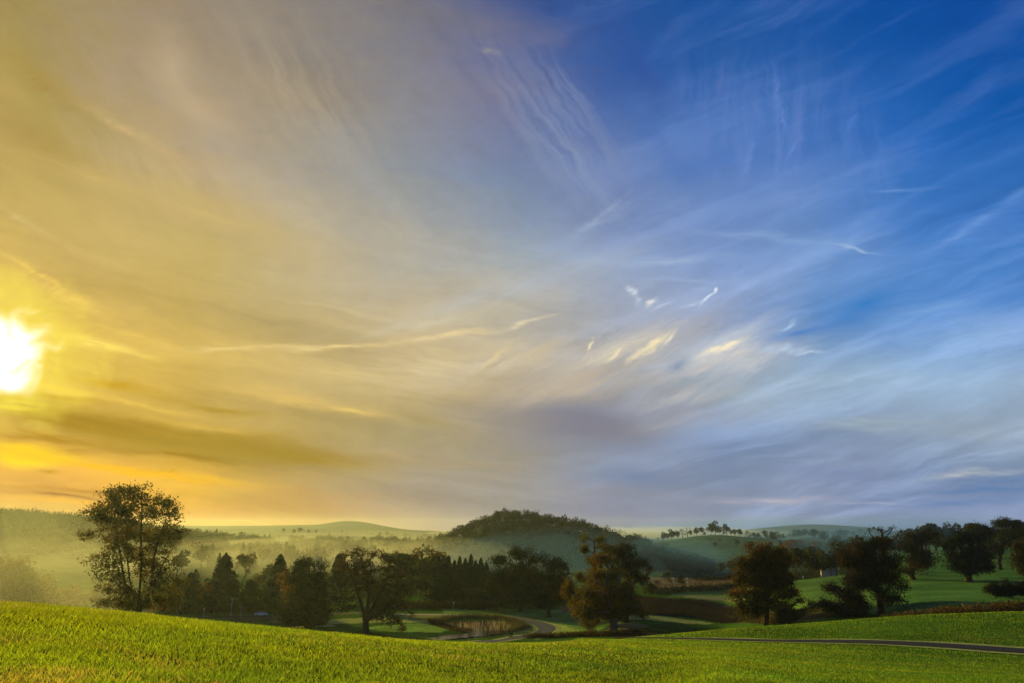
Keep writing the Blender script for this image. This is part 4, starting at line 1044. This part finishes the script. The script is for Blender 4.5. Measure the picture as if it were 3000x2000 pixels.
def build_world():
    w=bpy.data.worlds.new('World');sc.world=w;w.use_nodes=True
    t=NT(w.node_tree)
    for n in list(t.n):t.n.remove(n)
    out=t.node('ShaderNodeOutputWorld');bg=t.node('ShaderNodeBackground')
    tc=t.node('ShaderNodeTexCoord');D=tc.outputs['Generated']
    sx=t.node('ShaderNodeSeparateXYZ');t.put(sx.inputs[0],D);dx,dy,dz=sx.outputs
    az=t.m('MULTIPLY',t.m('ARCTAN2',dx,dy),180/math.pi)
    el=t.m('MULTIPLY',t.m('ARCSINE',dz),180/math.pi)
    cb=t.node('ShaderNodeCombineXYZ');t.put(cb.inputs[0],az);t.put(cb.inputs[1],el);A=cb.outputs[0]
    # wind-drawn warp
    def warp(v,scale,amt,rot,st):
        m=t.mapping(v,rot=(0,0,R(rot)),scale=(scale/st,scale,1))
        n=t.noise(m,1,4,.55,0,True)
        d=t.v('SCALE',t.v('SUBTRACT',n,(.5,.5,.5)),None,amt)
        return t.v('ADD',v,t.v('MULTIPLY',d,(1,1,0)))
    A1=warp(A,.13,7.0,12,2.2)
    A2=warp(A,.5,1.6,8,3.0)
    s1=t.node('ShaderNodeSeparateXYZ');t.put(s1.inputs[0],A1);az1,el1=s1.outputs[0],s1.outputs[1]
    big=t.noise(t.mapping(A,rot=(0,0,R(35)),scale=(.03,.09,1)),1,4,.6,.4)
    az1=t.m('ADD',az1,t.m('MULTIPLY',t.mapr(big,.3,.7,-1,1),t.mapr(el,14,28,.6,5.5)))
    az1=t.m('ADD',az1,t.mapr(el,20,34,0,3.5))
    els=[-3,0,3,6,10,15,20,26,33,40,60]
    G={
     -180:[(120,125,130)]*2+[(125,130,140),(120,130,150),(110,130,165),(95,120,165),(80,110,160),(60,95,150),(50,85,145),(45,80,140),(40,75,135)],
     -75:[(170,140,70),(170,140,70),(175,145,75),(175,145,80),(180,150,90),(175,150,95),(165,145,95),(155,138,95),(140,128,95),(125,115,95),(95,95,100)],
     -40:[(205,150,20),(205,150,20),(226,168,5),(232,180,15),(246,215,100),(236,195,80),(200,170,85),(195,165,90),(172,142,76),(165,130,70),(140,120,80)],
     -32:[(212,155,30),(212,158,30),(226,168,5),(186,146,12),(232,190,62),(202,170,85),(202,174,100),(180,158,85),(170,150,90),(165,140,80),(130,115,85)],
     -24:[(220,165,60),(220,166,60),(224,172,36),(174,140,30),(212,176,76),(198,170,92),(200,176,106),(196,171,126),(166,146,116),(150,130,105),(110,105,95)],
     -16:[(212,168,88),(212,168,88),(188,156,82),(176,148,66),(206,179,110),(201,179,122),(201,183,140),(180,170,150),(152,140,123),(135,125,115),(95,95,105)],
     -8:[(200,172,125),(200,172,125),(168,153,125),(176,159,112),(186,164,110),(202,182,140),(180,174,158),(147,150,151),(133,131,135),(115,112,120),(80,85,110)],
     0:[(152,150,148),(152,150,148),(154,150,143),(160,150,132),(176,159,128),(190,181,160),(162,171,178),(123,139,165),(118,119,148),(90,98,135),(55,70,120)],
     8:[(135,140,155),(136,140,155),(137,141,156),(126,140,158),(146,144,145),(162,167,178),(146,164,195),(113,131,175),(76,99,155),(40,75,140),(20,55,120)],
     16:[(130,143,168),(130,143,168),(132,144,168),(108,130,165),(150,166,176),(150,165,194),(130,155,200),(86,121,180),(50,90,160),(20,75,145),(5,55,120)],
     24:[(126,142,172),(126,142,172),(128,142,170),(130,150,178),(150,175,198),(92,138,195),(115,150,200),(70,116,186),(30,88,160),(0,75,150),(0,55,125)],
     32:[(130,144,175),(130,144,175),(110,134,170),(148,164,181),(150,180,211),(88,140,205),(72,126,196),(36,100,180),(0,82,160),(0,70,150),(0,52,125)],
     40:[(130,144,176),(130,144,176),(106,132,168),(150,165,185),(160,180,205),(68,124,195),(50,110,186),(0,86,165),(0,75,155),(0,65,145),(0,50,120)],
     80:[(120,135,165)]*3+[(125,145,170),(110,135,175),(60,110,175),(35,95,165),(10,75,150),(0,65,140),(0,60,130),(0,50,115)],
     180:[(120,125,130)]*2+[(125,130,140),(120,130,150),(110,130,165),(95,120,165),(80,110,160),(60,95,150),(50,85,145),(45,80,140),(40,75,135)],
    }
    fac=t.mapr(el1,-3,60,0,1)
    ks=sorted(G);col=None
    for i,a in enumerate(ks):
        rp=t.node('ShaderNodeValToRGB');rp.color_ramp.interpolation='CARDINAL' if False else 'EASE'
        t.put(rp.inputs[0],fac);E=rp.color_ramp.elements
        rp.color_ramp.interpolation='LINEAR'
        while len(E)<len(els):E.new(.5)
        for j,e_ in enumerate(els):
            E[j].position=(e_+3)/63
        for j,e_ in enumerate(els):
            dk=.90 if (-60<a<=-16 and 6<=e_<=33) else 1.0;E[j].color=haze_corr(tuple(q*dk for q in srgb(*G[a][j])),a,e_)+(1,)
        if col is None:col=rp.outputs[0]
        else:
            f=t.mapr(az1,ks[i-1],a,0,1,'SMOOTHSTEP' if abs(a)>60 or abs(ks[i-1])>60 else 'LINEAR')
            col=t.mix(f,col,rp.outputs[0])
    # mix with the physical clear sky
    nish=t.node('ShaderNodeTexSky',sky_type='NISHITA');nish.sun_disc=False
    nish.sun_elevation=R(SUN_EL);nish.sun_rotation=R(SUN_AZ);nish.altitude=60;nish.dust_density=1.5;nish.ozone_density=1.5
    ns=t.v('SCALE',nish.outputs[0],None,.05)
    col=t.mix(.03,col,ns)
    # cirrus texture : streaks drawn out along the wind, direction turning across the sky
    def streak(rot,sx_,sy_,detail,seed,src):
        m=t.mapping(src,loc=(-seed*9,seed*5,0),rot=(0,0,R(rot)),scale=(1/sx_,1/sy_,1),ty='TEXTURE')
        return t.noise(m,1,detail,.6,.6)
    nA=streak(-8,.035,.30,6,3,A2);nB=streak(-38,.05,.22,6,9,A2);nC=streak(14,.035,.26,6,15,A2)
    wr=t.mapr(az1,-2,16,0,1,'SMOOTHSTEP');wu=t.mapr(el1,17,27,0,1,'SMOOTHSTEP')
    nl=t.m('ADD',t.m('MULTIPLY',nA,t.m('SUBTRACT',1.0,wu)),t.m('MULTIPLY',nB,wu))
    nn=t.m('ADD',t.m('MULTIPLY',nl,t.m('SUBTRACT',1.0,wr)),t.m('MULTIPLY',nC,wr))
    fa=t.mapr(el1,14,27,.20,.06);f=t.m('ADD',1.0,t.m('MULTIPLY',t.mapr(nn,.3,.7,-1,1),fa))
    nf=t.noise(t.mapping(A2,scale=(.55,1.1,1)),1,6,.65,.3)
    f=t.m('MULTIPLY',f,t.mapr(nf,.3,.7,.955,1.045))
    col=t.v('SCALE',col,None,f)
    # veil of pale cirrus on the blue side
    vl=t.m('MULTIPLY',t.mapr(nC,.46,.68,0,1,'SMOOTHSTEP'),t.m('MULTIPLY',wr,t.mapr(el1,8,26,.24,.06)))
    col=t.mix(vl,col,srgb(160,180,215))
    def pxel(px,py):
        cx=(px-1500)/F;cy=(1000-py)/F;fw=cp-cy*sp;up=sp+cy*cp
        return math.degrees(math.atan2(cx,fw)),math.degrees(math.atan2(up,math.hypot(cx,fw)))
    def stroke(px,py,L,W,ang,c,amt,src=None,wis=None,pw=1.0):
        a,e_=pxel(px,py);k=math.degrees(1/F)
        # local scale of the picture in degrees
        a2,e2=pxel(px+40*math.cos(R(ang)),py-40*math.sin(R(ang)))
        sl=math.hypot(a2-a,e2-e_)/40
        rot=math.atan2(e2-e_,a2-a)
        m=t.mapping(src or A2,loc=(a,e_,0),rot=(0,0,rot),scale=(L*sl,W*k*1.05,1),ty='TEXTURE')
        g=t.node('ShaderNodeTexGradient',gradient_type='QUADRATIC_SPHERE');t.put(g.inputs[0],m)
        fac=t.m('MULTIPLY',g.outputs[1],amt*1.7,clamp=True)
        if wis is not None:fac=t.m('MULTIPLY',fac,wis,clamp=True)
        return t.mix(fac,stroke.col,haze_corr(srgb(*c),a,e_))
    wn=t.noise(t.mapping(A,rot=(0,0,R(34)),scale=(2.2,.42,1),ty='TEXTURE'),1,6,.68,.3)
    wis=t.mapr(wn,.35,.62,.25,1.5)
    wn2=t.noise(t.mapping(A,rot=(0,0,R(-7)),scale=(5,.62,1),ty='TEXTURE'),1,6,.65,.5)
    wis2=t.mapr(wn2,.35,.62,.35,1.35)
    A3=warp(A,1.3,.9,20,2.0)
    def fib(rot,a,b,lo,hi,m0,m1,src=A3):
        return t.mapr(t.noise(t.mapping(src,rot=(0,0,R(rot)),scale=(1/a,1/b,1),ty='TEXTURE'),1,7,.66,.4),lo,hi,m0,m1)
    W3=fib(27,.13,1.05,.36,.66,.25,1.35);W4=fib(84,.09,.8,.42,.64,0,1.6,A2);W5=fib(-52,.10,.8,.40,.62,0,1.5,A2)
    L=[ # px,py,halfLen,halfWid,angle,colour,amount,wisp
     (220,1225,460,58,-11,(160,124,8),.95,2),(560,1290,460,66,-8,(166,134,28),.95,2),(150,1290,360,34,-6,(175,132,10),.8,2),(330,1120,260,22,-9,(200,160,45),.6,2),(420,1180,300,16,-12,(238,198,90),.6,2),(60,1150,160,12,-6,(190,150,20),.8,2),
     (800,1330,560,64,-6,(170,142,58),.8,2),(620,1250,380,22,-9,(222,184,84),.5,2),(80,1325,230,34,-4,(255,214,30),1.0,2),(330,1370,300,16,-9,(255,196,10),.9,2),
     (600,1395,320,14,-7,(240,188,60),.7,2),(60,1190,200,26,-3,(255,235,80),1.0,2),(140,1380,50,14,-4,(200,155,15),.8,1),(480,1383,60,9,-3,(190,155,50),.8,1),
     (200,1450,330,12,-4,(180,120,0),.7,2),(200,1470,330,14,-3,(250,190,10),.7,2),(60,1500,260,14,-2,(220,165,10),.4,2),
     (290,1015,260,20,-12,(255,226,110),.9,2),(150,1130,220,16,-10,(245,205,80),.6,2),(400,985,260,20,-14,(236,200,100),.5,2),
     (700,1020,300,13,-1,(228,200,125),.8,2),(1000,1020,300,14,3,(232,206,140),.8,2),(1320,985,260,14,10,(226,204,152),.8,2),(1530,945,170,13,16,(214,202,170),.7,2),
     (1435,1055,110,16,37,(228,204,142),.8,1),(1000,1095,260,40,-4,(222,194,125),.45,2),(820,1160,260,36,-8,(226,190,104),.6,2),(1020,1200,260,34,-8,(226,194,110),.5,2),
     (60,1340,150,34,-4,(255,222,40),1.0,None),(640,1190,420,26,-10,(176,144,50),.55,2),(160,1155,240,14,-8,(186,146,24),.7,2),(430,1260,360,12,-9,(206,166,50),.6,2),(500,1330,420,22,-8,(166,130,26),.7,2),
     (300,1235,540,44,-11,(156,122,8),.75,None),(740,1310,660,60,-7,(168,138,50),.7,None),(120,1330,280,26,-4,(255,205,18),.95,None),(440,1385,440,14,-8,(250,190,20),.8,None),(250,1435,420,14,-3,(196,140,5),.6,None),
     (2250,450,560,380,40,(92,124,184),.22,None),(2200,760,520,70,3,(120,152,204),.3,None),(1780,1260,460,110,-4,(122,126,142),.65,None),(600,620,700,120,-22,(196,168,104),.3,None),(120,420,420,120,-38,(170,142,74),.4,None),
     (1250,1080,460,110,8,(216,196,150),.55,2),(1480,1060,460,90,14,(206,192,164),.6,3),(1800,1050,460,100,22,(210,200,180),.75,3),(2110,1050,380,90,16,(204,202,198),.72,3),(1900,1200,520,70,2,(140,142,158),.5,None),(1650,1140,420,80,12,(190,176,156),.7,3),(2000,1160,360,60,12,(178,178,180),.6,3),(1950,1240,380,50,10,(172,172,174),.5,3),(1250,950,460,40,10,(206,196,166),.5,3),(1400,880,420,46,14,(190,190,184),.5,3),(1650,800,420,60,18,(170,180,196),.5,3),(2100,1000,300,40,24,(190,196,206),.6,3),
     (1700,1250,420,100,-6,(130,128,138),.75,None),(1500,1230,300,50,-8,(150,142,130),.5,2),
     (2250,420,420,330,70,(108,136,196),.26,4),(2050,320,260,260,70,(92,118,182),.2,4),(2500,560,360,200,60,(92,134,202),.22,4),(1640,420,420,200,-52,(138,152,182),.28,5),(1450,250,420,220,-52,(140,138,152),.16,5),(900,300,600,260,-45,(186,172,146),.18,5),(500,520,600,200,-30,(206,182,130),.18,5),(300,200,500,200,-45,(160,136,76),.2,5),
     (1240,1222,200,34,-12,(168,150,100),.6,2),(1180,1330,420,30,-8,(185,162,115),.5,2),(950,1380,400,30,-5,(170,148,95),.4,2),
     (1740,1235,230,90,-12,(128,128,140),.6,None),(1560,1300,260,60,-5,(150,146,140),.4,2),(1870,1390,360,60,0,(118,134,162),.55,None),
     (1560,1040,170,40,24,(196,180,150),.5,1),(1700,1110,280,70,14,(186,172,150),.45,1),(1850,1120,240,40,10,(178,172,165),.4,1),
     (1730,1010,30,9,70,(232,220,180),.85,1),(1800,1035,60,11,42,(230,216,182),.8,1),(1775,965,60,8,45,(180,185,190),.5,1),
     (1905,1015,110,20,34,(244,228,182),1.0,1),(1880,1030,80,24,30,(220,205,178),.6,1),(1960,990,50,10,55,(225,216,196),.7,1),
     (2115,1018,125,19,18,(244,232,200),1.0,1),(2140,1040,150,34,15,(205,200,195),.65,1),(2190,1070,200,40,10,(186,190,196),.6,1),(2060,1080,120,20,18,(196,190,182),.4,1),
     (2290,1025,150,22,-2,(176,194,216),.7,1),(2370,1035,80,9,6,(190,206,224),.6,1),(1980,1070,70,40,30,(122,140,165),.5,None),
     (2310,958,46,10,38,(160,194,226),.85,None),(2076,872,52,6,33,(208,222,236),.95,None),(2100,850,20,8,62,(220,230,240),.9,None),(2030,892,60,6,22,(175,192,216),.6,None),
     (1850,850,34,22,-55,(200,208,220),.7,1),(1866,880,26,18,-60,(190,200,215),.5,1),(1906,886,26,15,25,(226,224,220),.8,1),(1940,898,60,6,22,(185,198,216),.6,None),
     (2330,705,320,26,-6,(130,165,210),.4,2),(2500,728,110,7,-12,(150,178,216),.7,None),(2150,690,260,22,-3,(140,165,205),.4,2),(1950,770,320,20,2,(160,180,208),.45,2),
     (1980,820,280,14,-2,(150,172,208),.4,2),(1720,665,240,30,27,(150,168,195),.4,2),(2620,560,220,12,0,(100,142,205),.45,2),
     (2840,670,260,20,31,(108,152,213),.5,2),(2980,560,120,18,38,(100,146,210),.4,None),(2740,900,420,40,14,(116,158,212),.55,2),(2540,890,240,60,22,(60,124,192),.65,None),(2350,970,200,26,14,(74,126,190),.55,None),
     (2276,270,110,16,-84,(92,128,194),.5,1),(2292,350,90,16,-74,(94,130,195),.5,1),(2190,470,110,20,72,(104,138,198),.45,1),(2490,370,120,20,76,(76,122,196),.4,1),(2320,440,80,16,58,(96,134,200),.4,1),(2110,250,150,30,80,(90,116,178),.3,None),
     (1680,310,360,90,-57,(130,142,174),.3,5),(1640,430,340,80,-50,(134,148,176),.28,5),(1730,560,280,70,-45,(132,150,186),.28,5),(1860,170,300,70,-60,(52,84,152),.55,None),(1940,420,200,50,-60,(82,112,176),.35,1),
     (1750,640,170,16,40,(150,168,196),.45,1),(1240,150,110,60,-50,(126,120,126),.5,1),(1440,150,60,16,-10,(142,142,148),.6,1),
     (510,190,240,100,-68,(204,182,145),.28,None),(590,330,280,90,-38,(204,178,142),.25,None),(370,380,330,26,-30,(200,172,118),.55,1),(120,240,330,60,-35,(168,140,72),.5,1),(260,520,420,50,-22,(206,178,108),.4,2),(60,640,200,14,-30,(204,180,115),.6,1),(620,620,420,50,-18,(208,182,115),.35,2),
     (200,870,300,30,-26,(236,198,104),.55,1),(110,800,220,14,-30,(238,200,104),.6,1),
     (2900,1425,420,13,3,(96,126,168),.8,2),(2780,1470,460,20,2,(104,130,172),.6,2),(2830,1385,260,12,4,(178,184,188),.6,2),(2960,1405,160,9,4,(98,126,166),.8,1),
     (2270,1470,300,20,0,(176,172,182),.65,2),(2560,1475,240,6,2,(160,166,185),.6,2),(2560,1240,360,40,2,(160,176,184),.5,2),(2450,1390,420,40,0,(122,138,172),.4,2),(2840,1350,200,8,6,(125,145,172),.5,2),
     (720,1532,130,5,-1,(240,196,90),.8,2),
    ]
    stroke.col=col
    for (px,py,l,wd,an,c,am,wz) in L:
        stroke.col=stroke(px,py,l,wd,an,c,am,A3 if wz==1 else A2,{1:wis,2:wis2,3:W3,4:W4,5:W5,None:None}[wz])
    col=stroke.col
    # glare of the veiled sun
    sd=(math.sin(R(SUN_AZ))*math.cos(R(SUN_EL)),math.cos(R(SUN_AZ))*math.cos(R(SUN_EL)),math.sin(R(SUN_EL)))
    sA=t.mapping(A2,loc=(SUN_AZ-.9,SUN_EL+.2,0),rot=(0,0,R(-8)),scale=(1.35,1,1),ty='TEXTURE')
    d=t.v('LENGTH',sA)
    d=t.m('ADD',d,t.mapr(t.noise(A,.42,2,.5,.6),.3,.7,.9,-.9))
    g1=t.mapr(d,1.4,6.2,1,0,'SMOOTHSTEP');g2=t.mapr(d,1.2,3.6,1,0,'SMOOTHSTEP');g3=t.mapr(d,2,16,1,0,'SMOOTHSTEP')
    col=t.mix(t.m('MULTIPLY',g3,.12),col,tuple(q/1.5 for q in srgb(255,205,60)))
    col=t.mix(t.m('MULTIPLY',g1,.9),col,tuple(q/1.5 for q in srgb(255,232,80)))
    col=t.mix(g2,col,(1.1,1.08,1.05))
    t.put(bg.inputs[0],col);bg.inputs[1].default_value=SKYK
    t.l.new(bg.outputs[0],out.inputs[0])
EXPO=0.6
SKYK=1.03;SUNE=4.8;SUNC=(1.0,.71,.13);HC=(.62,.79,1.0)
build_world()

# ------------------------------------------------------------------ sun, camera, view
sl=bpy.data.lights.new('sun','SUN');sl.energy=SUNE;sl.angle=R(.6);sl.color=SUNC
so=bpy.data.objects.new('sun',sl);C.objects.link(so)
from mathutils import Vector
sd=Vector((math.sin(R(SUN_AZ))*math.cos(R(SUN_EL)),math.cos(R(SUN_AZ))*math.cos(R(SUN_EL)),math.sin(R(SUN_EL))))
so.rotation_euler=sd.to_track_quat('Z','Y').to_euler();so.location=(0,0,100)
cam=bpy.data.cameras.new('camera');co=bpy.data.objects.new('camera',cam);C.objects.link(co)
cam.sensor_width=36;cam.lens=F/3000*36;cam.clip_start=.1;cam.clip_end=20000
co.location=(0,0,ZC);co.rotation_euler=(R(90)+PITCH,0,0);sc.camera=co
sc.view_settings.view_transform='Standard';sc.view_settings.look='None';sc.view_settings.exposure=EXPO;sc.view_settings.gamma=1
sc.render.engine='CYCLES'
cy=sc.cycles;cy.use_denoising=True;cy.max_bounces=5;cy.diffuse_bounces=2;cy.transmission_bounces=4;cy.volume_bounces=0;cy.transparent_max_bounces=4
cy.sample_clamp_indirect=4
